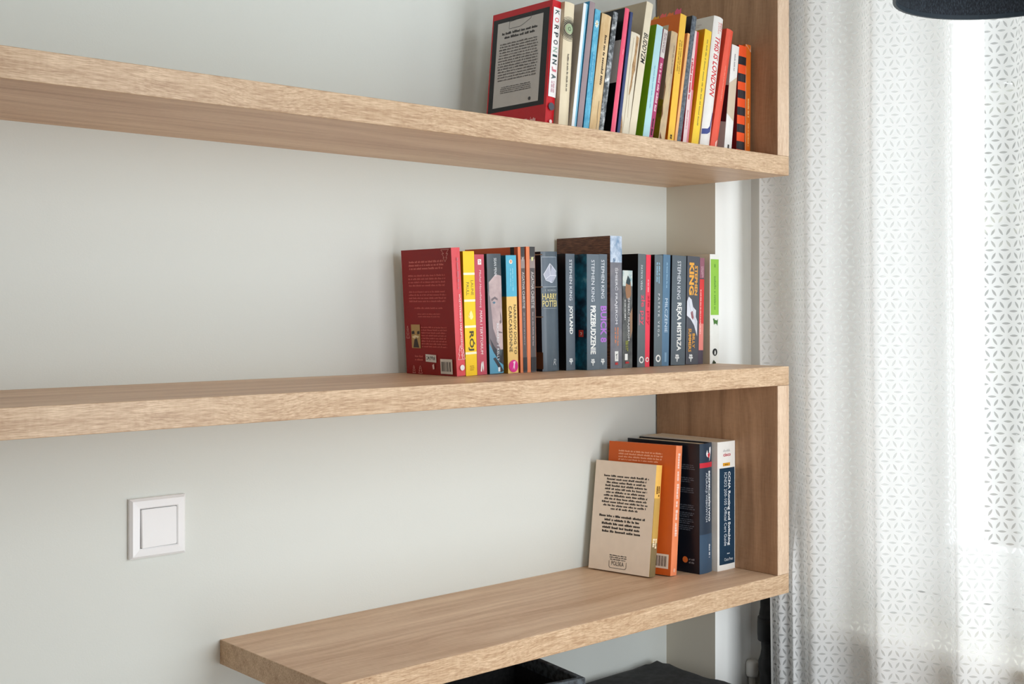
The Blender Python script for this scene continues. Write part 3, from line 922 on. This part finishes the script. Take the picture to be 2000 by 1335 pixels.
b.text('title_lettering', 'RĘKA MISTRZA', WH, 'spine', .30, .70, .43, .87, bold=.03)
b.flower(.42, .925, .15)
b = mb('bil', 'thick dark paperback with big orange capitals and white crumpled paper picture', .132, (24, 24, 30), (84, 86, 94))
OR = (236, 172, 74)
b.text('author_lettering', 'STEPHEN', OR, 'spine', .60, .84, .085, .36, bold=.03)
b.text('author_lettering', 'KING', OR, 'spine', .16, .54, .06, .36, bold=.045)
b.poly('printed_paper', (222, 224, 232), 'spine', [[(.02, .42), (.14, .375), (.36, .40), (.5, .47), (.74, .5), (.72, .56), (.86, .6), (.86, .74), (.6, .64), (.3, .58), (.02, .55)]])
b.poly('printed_paper_shade', (150, 90, 96), 'spine', [[(.3, .52), (.45, .505), (.56, .56), (.5, .59), (.38, .57)]])
b.line('printed_crumple', (160, 168, 182), 'spine', [[(.1, .4), (.3, .5), (.7, .6)], [(.36, .4), (.56, .52), (.8, .66)]], .0006)
b.text('title_lettering', 'SUMMERS', OR, 'spine', .16, .38, .67, .885, bold=.02)
b.text('title_lettering', 'BILLY', OR, 'spine', .46, .66, .715, .85, bold=.02)
b.flower(.36, .93, .17)
b = mb('redm', 'slim red paperback fading to pink, mauve at the top, beside the crumpled paper picture', .125, (30, 26, 34), (84, 74, 88))
b.rect('spine_panel', (152, 98, 114), 'spine', (.05, 1, 0, .19))
b.rect('spine_panel', (220, 66, 66), 'spine', (.05, 1, .2, .62))
b.rect('spine_panel', (236, 140, 130), 'spine', (.05, 1, .62, .87))
b.fineprint('author_lettering', (226, 190, 200), 'spine', .25, .8, .08, .19, 3, 'down', seed=58)
b.fineprint('title_lettering', (250, 220, 214), 'spine', .15, .4, .3, .75, 1, 'down', seed=59)
b = mb('peng', 'white paperback with an apple green spine panel, last of the middle row', .13, (206, 190, 166), (238, 238, 232))
b.rect('spine_panel', (150, 202, 78), 'spine', (.08, .98, .045, .555))
b.fineprint('title_lettering', (104, 158, 62), 'spine', .42, .66, .2, .52, 1, 'down', seed=60, fill=.8)
b.rect('printed_mark', (104, 158, 62), 'spine', (.45, .58, .09, .12))
b.poly('printed_dog', (78, 124, 60), 'spine', [[(.3, .59), (.42, .585), (.5, .6), (.74, .605), (.86, .59), (.84, .62), (.8, .655), (.72, .64), (.52, .632), (.42, .645), (.36, .61)]])
b.disc('publisher_mark', (40, 42, 42), 'spine', .52, .895, .26)
b.poly('publisher_mark', WH, 'spine', [[(.44, .915), (.46, .885), (.54, .876), (.6, .9), (.55, .92)]])
b.poly('printed_corner', (52, 64, 46), 'spine', [[(.2, .998), (.35, .965), (.6, .99), (.62, .998)]])

# ---------------------------------------------------------------- bottom shelf
b = Book('beige paperback with black text on its cover, leaning before the orange book', GL, 1.6724, 1.482, L1, .0200, .2035, 7.6, .1345,
         (230, 212, 192), (236, 190, 96), yaw=10, rough=.55)
b.fineprint('blurb_print', (34, 30, 28), 'left', .14, .92, .12, .45, 11, centre=True, rag=.22, fill=.62, seed=61)
b.fineprint('blurb_print', (34, 30, 28), 'left', .12, .88, .485, .66, 5, centre=True, rag=.25, fill=.6, seed=62)
b.fineprint('badge_lettering', (70, 64, 60), 'left', .34, .62, .845, .90, 3, centre=True, rag=.05, seed=63)
b.line('badge_frame', (70, 64, 60), 'left', [[(.34, .955), (.36, .968), (.60, .968), (.62, .955), (.62, .905)], [(.34, .905), (.34, .955)]], .0009)
b.text('badge_lettering', 'POLSKA', (60, 56, 52), 'left', .38, .58, .905, .945, 'h')
b.rect('spine_panel', (196, 160, 84), 'spine', (0, 1, .3, .7))
b.rect('spine_panel', (128, 112, 78), 'spine', (0, 1, .7, 1))
b.fineprint('title_lettering', (110, 74, 16), 'spine', .2, .85, .19, .29, 2, 'down', seed=64, fill=.75)
b.fineprint('title_lettering', (240, 224, 190), 'spine', .1, .85, .66, .77, 2, 'down', seed=69, fill=.8)
b = Book('orange paperback with a peach spine standing behind the beige one', GL, 1.7097, 1.463, L1, .0236, .238, 5.5, .145, (204, 92, 30), (246, 146, 100), yaw=12)
b.fineprint('blurb_heading', (242, 178, 140), 'left', .15, .82, .06, .15, 4, rag=.05, seed=65)
b.fineprint('title_lettering', (252, 214, 200), 'spine', .30, .72, .06, .83, 1, 'down', seed=66, fill=.85)
b.rect('barcode_label', (232, 214, 196), 'left', (.73, .96, .84, .95))
b.rect('barcode', (60, 40, 30), 'left', *[(.76 + .02 * q, .768 + .02 * q + .004 * (q % 2), .855, .935) for q in range(9)])
b.disc('publisher_mark', (252, 190, 160), 'spine', .5, .96, .16)
b = Book('navy hardback with a rounded spine, red band and white lettering', GL, 1.7677, 1.4395, L1, .0412, .2415, 0, .168, (20, 24, 32), (44, 58, 74), yaw=6, hard=True, bulge=.003, rough=.32)
b.rect('spine_panel', (58, 80, 102), 'spine', (0, 1, .70, 1))
b.rect('spine_band', (196, 40, 56), 'spine', (.0, 1, .148, .186))
b.poly('printed_bird', (238, 236, 236), 'spine', [[(.42, .08), (.5, .05), (.56, .08), (.66, .075), (.7, .035), (.82, .03), (.84, .06), (.78, .1), (.74, .125), (.68, .14), (.7, .115), (.6, .11), (.46, .1)]])
b.poly('printed_bird', (206, 44, 56), 'spine', [[(.52, .085), (.6, .08), (.7, .07), (.76, .09), (.68, .115), (.58, .11)]])
b.text('title_lettering', 'BEZPIECZEŃSTWO', (238, 240, 242), 'spine', .60, .80, .215, .605, bold=.035)
b.text('title_lettering', 'APLIKACJI WEBOWYCH', (214, 220, 226), 'spine', .34, .52, .225, .605)
b.fineprint('author_lettering', (220, 224, 228), 'spine', .62, .76, .78, .9, 1, 'down', seed=67, fill=.8)
for i, q in enumerate((.16, .26, .34, .47, .53, .58, .63)):
    b.fineprint('blurb_print', (96, 104, 114), 'left', .7, .93, q, q + .045, 3, seed=70 + i)
b.disc('publisher_mark', (214, 110, 50), 'left', .8, .9, .035)
b.fineprint('publisher_lettering', (130, 130, 134), 'left', .85, .95, .88, .93, 2, seed=78)
b = Book('thick white study guide with a dark blue spine panel, against the end panel', GL, 1.8112, 1.4343, L1, .0528, .2420, 0, .185, (226, 220, 210), (236, 234, 228), bulge=.0012)
b.rect('spine_panel', (24, 54, 76), 'spine', (.10, .97, .205, .955))
bars_ = []
for i in range(9):
    hh = (.010, .018, .012, .008, .012, .018, .012, .02, .010)[i]
    x = .30 + .045 * i
    bars_.append((x, x + .014, .078 - hh, .078))
b.rect('logo_bars', (120, 124, 128), 'spine', *bars_)
b.text('logo_lettering', 'cisco', (190, 44, 70), 'spine', .30, .72, .088, .115, 'h', bold=.02)
b.rect('spine_tag', (222, 158, 46), 'spine', (.28, .68, .165, .19))
b.fineprint('tag_lettering', (90, 60, 20), 'spine', .38, .6, .17, .187, 1, seed=80)
b.text('title_lettering', 'CCNA Routing and Switching', (232, 236, 238), 'spine', .52, .70, .235, .81, bold=.025)
b.text('title_lettering', 'ICND2 200-105 Official Cert Guide', (214, 222, 228), 'spine', .34, .49, .24, .81)
b.fineprint('author_lettering', (210, 216, 222), 'spine', .5, .66, .865, .88, 1, seed=81)
b.text('publisher_lettering', 'Cisco Press', (220, 226, 230), 'spine', .34, .84, .905, .928, 'h')

# ------------------------------------------------------------------ light switch
sx, sz = .788, EYE - .3105
swt = thing('light_switch', 'square white plastic rocker light switch on the bare wall', 'light switch', (sx, YW, sz))
pl = paint((240, 240, 240), .22, .01, 20)
bm = bmesh.new()
H, h_ = .0425, .0275


def ringq(bm, a, ya, b_, yb):
    A = [bm.verts.new((x * a, ya, z_ * a)) for x, z_ in ((-1, -1), (1, -1), (1, 1), (-1, 1))]
    B = [bm.verts.new((x * b_, yb, z_ * b_)) for x, z_ in ((-1, -1), (1, -1), (1, 1), (-1, 1))]
    for i in range(4):
        bm.faces.new((A[i], A[(i + 1) % 4], B[(i + 1) % 4], B[i]))


for a, ya, c, yb in ((H, 0, H, -.0055), (H, -.0055, H - .0035, -.0090), (H - .0035, -.0090, h_ + .002, -.0098), (h_ + .002, -.0098, h_ + .0004, -.0085), (h_ + .0004, -.0085, h_ + .0004, -.003)):
    ringq(bm, a, ya, c, yb)
obj('switch_frame', bm, pl, swt)
bm = bmesh.new()
k = h_ - .0004
v = [bm.verts.new(p) for p in ((-k, -.002, -k), (k, -.002, -k), (k, -.002, k), (-k, -.002, k), (-k, -.0132, -k), (k, -.0100, -k), (k, -.0096, k), (-k, -.0106, k))]
for f in ((0, 1, 2, 3), (4, 7, 6, 5), (0, 4, 5, 1), (1, 5, 6, 2), (2, 6, 7, 3), (3, 7, 4, 0)):
    bm.faces.new([v[i] for i in f])
bmesh.ops.recalc_face_normals(bm, faces=bm.faces)
bmesh.ops.bevel(bm, geom=list(bm.edges), offset=.0008, segments=2, affect='EDGES')
obj('rocker', bm, pl, swt)

# ------------------------------------------------------------------ curtain
def catmull(pts, per):
    out = []
    P = [pts[0]] + pts + [pts[-1]]
    for i in range(1, len(P) - 2):
        for k in range(per):
            t = k / per
            q = []
            for d in range(2):
                a, b_, c, e = P[i - 1][d], P[i][d], P[i + 1][d], P[i + 2][d]
                q.append(.5 * (2 * b_ + (c - a) * t + (2 * a - 5 * b_ + 4 * c - e) * t * t + (3 * b_ - a - 3 * c + e) * t ** 3))
            out.append(tuple(q))
    out.append(pts[-1])
    return out


# plan of the hanging cloth: (y, X, how far the fold opens towards the hem)
plan = [(1.436, 1.958), (1.420, 1.970), (1.400, 1.977), (1.375, 1.976), (1.355, 1.963), (1.330, 1.938), (1.312, 1.922), (1.300, 1.921), (1.290, 1.930),
        (1.268, 1.950), (1.243, 1.965), (1.222, 1.968), (1.206, 1.958), (1.188, 1.936), (1.176, 1.924), (1.165, 1.924), (1.152, 1.934), (1.120, 1.954),
        (1.085, 1.966), (1.060, 1.966), (1.046, 1.955), (1.036, 1.940), (1.026, 1.934), (1.010, 1.942), (.975, 1.968), (.945, 1.980), (.928, 1.970),
        (.912, 1.945), (.900, 1.940), (.88, 1.955), (.84, 1.965), (.80, 1.940), (.775, 1.91), (.745, 1.945), (.70, 1.966),
        (.65, 1.93), (.60, 1.965), (.54, 1.93), (.48, 1.965), (.42, 1.93), (.38, 1.95)]
path = catmull(plan, 7)
arc = [0.0]
for p, q in zip(path, path[1:]):
    arc.append(arc[-1] + math.dist(p, q))
NZ = 60
z0c, z1c = .03, 2.45
bm = bmesh.new()
uvl = bm.loops.layers.uv.new('cloth')
grid = []
for j in range(NZ + 1):
    zc = z0c + (z1c - z0c) * j / NZ
    row = []
    f = .78 + .34 * (1 - (zc - z0c) / (z1c - z0c))
    for i, (y, x) in enumerate(path):
        w = .006 * math.sin(zc * 2.3 + y * 9) * (1 - .6 * zc / z1c)
        xm = 1.956
        if y > 1.325:                      # the hem is pushed out by the bag behind it
            k_ = min(1.0, max(0.0, (.98 - zc) / .24))
            k_ = k_ * k_ * (3 - 2 * k_) * min(1.0, (y - 1.325) / .03)
            x = x + (1.922 + .006 * math.sin(y * 120) - x) * k_
            y = y - .040 * k_ * (y - 1.325) / .111
        row.append(bm.verts.new((max(1.909, xm + (x - xm) * f + w * .6), y + .010 * math.sin(zc * 1.9 + 1.0 + y * 3), zc)))
    grid.append(row)
for j in range(NZ):
    for i in range(len(path) - 1):
        f = bm.faces.new((grid[j][i], grid[j + 1][i], grid[j + 1][i + 1], grid[j][i + 1]))
        for lp, (a, c) in zip(f.loops, ((i, j), (i, j + 1), (i + 1, j + 1), (i + 1, j))):
            lp[uvl].uv = (arc[a], z0c + (z1c - z0c) * c / NZ)
cm, n, l, pb = nt('lace_curtain_cloth')
n.remove(pb)
uv = n.new('ShaderNodeUVMap')
uv.uv_map = 'cloth'
sp = n.new('ShaderNodeSeparateXYZ')
l.new(uv.outputs[0], sp.inputs[0])
LAT = .0236
HROW = LAT * math.sqrt(3) / 2
PL, PW = .58 * LAT, .155 * LAT
masks = []
for ang in (0, 60, 120):
    ca, sa = math.cos(R(ang)), math.sin(R(ang))
    p = math_(n, l, 'ADD', math_(n, l, 'MULTIPLY', sp.outputs[0], ca), math_(n, l, 'MULTIPLY', sp.outputs[1], sa))
    q = math_(n, l, 'SUBTRACT', math_(n, l, 'MULTIPLY', sp.outputs[1], ca), math_(n, l, 'MULTIPLY', sp.outputs[0], sa))
    row = math_(n, l, 'ROUND', math_(n, l, 'DIVIDE', q, HROW))
    dv = math_(n, l, 'SUBTRACT', q, math_(n, l, 'MULTIPLY', row, HROW))
    half = math_(n, l, 'MULTIPLY', math_(n, l, 'MODULO', math_(n, l, 'ABSOLUTE', row), 2.0), .5)
    u = math_(n, l, 'SUBTRACT', math_(n, l, 'DIVIDE', p, LAT), half)
    du = math_(n, l, 'MULTIPLY', math_(n, l, 'SUBTRACT', math_(n, l, 'FRACT', u), .5), LAT)
    t = math_(n, l, 'DIVIDE', du, PL / 2)
    wd_ = math_(n, l, 'MULTIPLY', math_(n, l, 'SUBTRACT', 1.0, math_(n, l, 'MULTIPLY', t, t)), PW / 2)
    sd = math_(n, l, 'SUBTRACT', wd_, math_(n, l, 'ABSOLUTE', dv))
    masks.append(math_(n, l, 'GREATER_THAN', sd, 0.0))
pet = math_(n, l, 'MAXIMUM', math_(n, l, 'MAXIMUM', masks[0], masks[1]), masks[2])
dif = n.new('ShaderNodeBsdfDiffuse')
dif.inputs[0].default_value = (.92, .92, .91, 1)
trl = n.new('ShaderNodeBsdfTranslucent')
trl.inputs[0].default_value = (.92, .92, .91, 1)
ms = n.new('ShaderNodeMixShader')
ms.inputs[0].default_value = .38
l.new(dif.outputs[0], ms.inputs[1])
l.new(trl.outputs[0], ms.inputs[2])
tr = n.new('ShaderNodeBsdfTransparent')
ms2 = n.new('ShaderNodeMixShader')
# share of light that passes straight through: closed weave, sheer petals
fac = math_(n, l, 'MULTIPLY_ADD', pet, .42, .10)
l.new(fac, ms2.inputs[0])
l.new(ms.outputs[0], ms2.inputs[1])
l.new(tr.outputs[0], ms2.inputs[2])
l.new(ms2.outputs[0], n['Material Output'].inputs[0])
edge = [Vector(r_[0].co) for r_ in grid]
foot = [Vector(v_.co) for v_ in grid[0]]
cur = obj('curtain', bm, cm, None, True)
hem_m = paint((226, 226, 222), .8, .03, 300)
bm = bmesh.new()
q0 = [bm.verts.new(p + Vector((-.0012, .001, 0))) for p in edge]
q1 = [bm.verts.new(p + Vector((.0012, -.0026, 0))) for p in edge]
q2 = [bm.verts.new(p + Vector((.0026, .001, 0))) for p in edge]
for i in range(len(edge) - 1):
    for a_, c_ in ((q0, q1), (q1, q2), (q2, q0)):
        bm.faces.new((a_[i], a_[i + 1], c_[i + 1], c_[i]))
obj('side_hem', bm, hem_m, cur)
bm = bmesh.new()
q0 = [bm.verts.new(p + Vector((-.001, 0, 0))) for p in foot]
q1 = [bm.verts.new(p + Vector((-.001, 0, .05))) for p in foot]
q2 = [bm.verts.new(p + Vector((.001, 0, .05))) for p in foot]
for i in range(len(foot) - 1):
    for a_, c_ in ((q0, q1), (q1, q2), (q2, q0)):
        bm.faces.new((a_[i], a_[i + 1], c_[i + 1], c_[i]))
obj('bottom_hem', bm, hem_m, cur)
tag(cur, 'sheer white lace curtain with a petal pattern hanging before the window', 'curtain')

# ------------------------------------------------------------------ pendant lamp
lx, ly, lz = 1.551, .756, EYE + .415
lamp = thing('pendant_lamp', 'black fabric drum pendant lamp hanging before the window curtain', 'lamp', (lx, ly, lz))
lm, n, l, b_ = nt('black_lamp_fabric')
tc = n.new('ShaderNodeTexCoord')
fb = noise(n, l, tc.outputs['Object'], (900, 900, 260), 2)
rp = n.new('ShaderNodeValToRGB')
rp.color_ramp.elements[0].position, rp.color_ramp.elements[0].color = .45, srgb((20, 26, 34))
rp.color_ramp.elements[1].position, rp.color_ramp.elements[1].color = .72, srgb((62, 72, 82))
l.new(fb, rp.inputs[0])
l.new(rp.outputs[0], b_.inputs['Base Color'])
b_.inputs['Roughness'].default_value = .85
bm = bmesh.new()
add_lathe(bm, [(.138, 0), (.138, .2), (.136, .2), (.136, 0)], 72, close=True)
obj('lamp_shade', bm, lm, lamp, False)
bm = bmesh.new()
add_lathe(bm, [(.1392, -.002), (.1392, .004), (.1352, .004), (.1352, -.002)], 72, close=True)
obj('shade_rim', bm, paint((44, 54, 62), .5), lamp)
bm = bmesh.new()
for i in range(3):
    a = 2 * math.pi * i / 3 + .3
    add_tube(bm, [(.02 * math.cos(a), .02 * math.sin(a), .17), (.136 * math.cos(a), .136 * math.sin(a), .185)], .0018, 8)
obj('shade_spider', bm, paint((36, 38, 40), .4), lamp)
bm = bmesh.new()
add_lathe(bm, [(.019, .12), (.021, .125), (.021, .18), (.008, .195)], 24)
obj('bulb_socket', bm, paint((30, 30, 32), .4), lamp)
bm = bmesh.new()
add_lathe(bm, [(.006, .062), (.02, .066), (.028, .08), (.026, .098), (.014, .118), (.013, .121)], 24)
obj('bulb', bm, paint((236, 234, 228), .2), lamp, True)
bm = bmesh.new()
add_tube(bm, [(0, 0, .19), (0, 0, HC - lz - .03)], .003, 8)
add_lathe(bm, [(.045, HC - lz - .03), (.05, HC - lz)], 32)
obj('cord', bm, paint((28, 28, 30), .6), lamp)

# ------------------------------------------------------------------ black storage boxes under the bottom shelf
fab = blotch((26, 27, 29), (40, 41, 43), 160, .4, .62, .85)


def open_box(label, corner, yaw, w, d, ztop):
    o = thing('storage_box', label, 'storage box', (corner[0], corner[1], 0), (0, 0, yaw), 'black fabric boxes under the shelf')
    t = .008
    bm = bmesh.new()
    add_box(bm, (-w, 0, .001), (0, t, ztop - .004), .001, 1)
    add_box(bm, (-w, d - t, .001), (0, d, ztop - .004), .001, 1)
    add_box(bm, (-t, t, .001), (0, d - t, ztop - .004), .001, 1)
    add_box(bm, (-w, t, .001), (-w + t, d - t, ztop - .004), .001, 1)
    add_box(bm, (-w + t, t, .001), (-t, d - t, .01))
    obj('box_body', bm, fab, o)
    bm = bmesh.new()
    e = .0012
    for lo_, hi_ in (((-w - e, -e, ztop - .024), (e, t + e, ztop)), ((-w - e, d - t - e, ztop - .024), (e, d + e, ztop)),
                     ((-t - e, t + e, ztop - .024), (e, d - t - e, ztop)), ((-w - e, t + e, ztop - .024), (-w + t + e, d - t - e, ztop))):
        add_box(bm, lo_, hi_, .002, 2)
    obj('rim_binding', bm, blotch((84, 92, 98), (40, 42, 46), 120, .4, .62, .7), o)
    return o


open_box('open black fabric storage box with a greyish bound rim under the bottom shelf', (1.383, 1.362), R(-9), .40, .20, EYE - .586)
b2 = thing('storage_box', 'black fabric storage box with a closed soft lid, in the corner under the bottom shelf', 'storage box', (1.847, 1.62, 0), (0, 0, 0), 'black fabric boxes under the shelf')
zt = EYE - .7035
obj('box_body', box((-.40, -.44, .001), (0, 0, zt - .03), .006, 2), fab, b2)
bm = bmesh.new()
nx, ny = 24, 26
rd = random.Random(3)
gv = []
for j in range(ny + 1):
    rw = []
    for i in range(nx + 1):
        x, y = -.404 + .408 * i / nx, -.444 + .446 * j / ny
        ed = min(i, nx - i, j, ny - j)
        zz = zt - (.006 if ed == 0 else 0) + .0025 * math.sin(x * 40 + 3 * math.sin(y * 21)) * math.sin(y * 33) + (.004 if (i >= nx - 3 and j >= ny - 3) else 0) * rd.random()
        rw.append(bm.verts.new((x, y, zz)))
    gv.append(rw)
for j in range(ny):
    for i in range(nx):
        bm.faces.new((gv[j][i], gv[j][i + 1], gv[j + 1][i + 1], gv[j + 1][i]))
loop = [gv[0][i] for i in range(nx + 1)] + [gv[j][nx] for j in range(1, ny + 1)] + [gv[ny][i] for i in range(nx - 1, -1, -1)] + [gv[j][0] for j in range(ny - 1, 0, -1)]
low = [bm.verts.new((v_.co.x, v_.co.y, zt - .034)) for v_ in loop]
for i in range(len(loop)):
    j = (i + 1) % len(loop)
    bm.faces.new((loop[i], low[i], low[j], loop[j]))
obj('soft_lid', bm, blotch((34, 35, 37), (52, 53, 55), 60, .4, .62, .8), b2, True)

# ------------------------------------------------------------------ black rolled bag beside the curtain, radiator valve
bag = thing('rolled_bag', 'tall black rolled bag with a strap standing by the curtain edge under the shelf', 'bag', (1.9775, 1.424, 0))
bm = bmesh.new()
rings = []
NB, nz = 28, 60
ztop = EYE - .535
for j in range(nz + 1):
    zc = .002 + (ztop - .002) * j / nz
    rr = .0290 + .0025 * math.sin(zc * 60) + .0015 * math.sin(zc * 137 + 1)
    if j < 3 or j > nz - 3:
        rr *= .88
    rings.append([bm.verts.new(((rr + .0016 * math.sin(5 * t + zc * 30)) * math.cos(t), (rr + .0016 * math.sin(5 * t + zc * 30)) * math.sin(t), zc)) for t in (2 * math.pi * i / NB for i in range(NB))])
for a, c in zip(rings, rings[1:]):
    for i in range(NB):
        bm.faces.new((a[i], a[(i + 1) % NB], c[(i + 1) % NB], c[i]))
bm.faces.new(list(reversed(rings[0])))
bm.faces.new(rings[-1])
obj('bag_body', bm, blotch((16, 16, 17), (30, 30, 32), 40, .4, .6, .8), bag, True)
for zs in (EYE - .625, EYE - .98):
    bm = bmesh.new()
    add_lathe(bm, [(.0345, -.022), (.0352, -.010), (.0352, .012), (.0345, .022), (.0310, .022), (.0310, -.022)], 28, (0, 0, zs), True)
    obj('strap', bm, paint((10, 10, 11), .6), bag, True)

rv = thing('radiator_valve', 'small white radiator valve low on the wall under the shelf', 'valve', (2.0, 1.497, 0))
bm = bmesh.new()
add_lathe(bm, [(.011, -.738 + EYE), (.0125, -.734 + EYE), (.0125, -.712 + EYE), (.009, -.707 + EYE)], 20)
obj('valve_knob', bm, paint((232, 230, 224), .35), rv, True)
bm = bmesh.new()
add_tube(bm, [(0, 0, .0), (0, 0, EYE - .738)], .0075, 12)
obj('pipe', bm, paint((176, 174, 168), .4), rv, True)

# ------------------------------------------------------------------ garden outside the window
def tree(label, x, y, hgt, rad, c1, c2, seed):
    rd = random.Random(seed)
    o = thing('garden_tree', label, 'tree', (x, y, -.4), (0, 0, 0), 'trees outside the window')
    bm = bmesh.new()
    add_tube(bm, [(0, 0, -.02), (.05, .02, hgt * .35), (.02, -.05, hgt * .6), (.1, 0, hgt * .8)], [.13, .10, .07, .03], 10)
    obj('trunk', bm, blotch((96, 80, 64), (70, 58, 46), 8, .4, .6, .9), o)
    bm = bmesh.new()
    for _ in range(15000):
        while True:
            p = Vector((rd.uniform(-1, 1), rd.uniform(-1, 1), rd.uniform(-1, 1)))
            if .25 < p.length < 1 and math.sin(p.x * 7 + seed) + math.sin(p.y * 6) + math.sin(p.z * 8) > -1.1:
                break
        p = Vector((p.x * rad, p.y * rad, p.z * hgt * .38 + hgt * .64))
        a, e = rd.uniform(0, 6.28), rd.uniform(-1, 1)
        u_ = Vector((math.cos(a), math.sin(a), e * .6)).normalized() * rd.uniform(.08, .15)
        w_ = u_.orthogonal().normalized() * rd.uniform(.035, .06)
        bm.faces.new([bm.verts.new(p - u_), bm.verts.new(p - w_), bm.verts.new(p + u_), bm.verts.new(p + w_)])
    f = obj('foliage', bm, blotch(c1, c2, 3, .4, .6, .6), o)
    f['kind'] = 'stuff'


tree('pale yellow green leafy tree seen through the curtain at the frame edge', 7.6, 3.75, 3.0, 1.7, (66, 66, 56), (94, 92, 70), 4)
tree('taller grey green tree behind the paler one outside the window', 11.6, 5.3, 5.4, 3.0, (62, 63, 62), (82, 83, 79), 9)
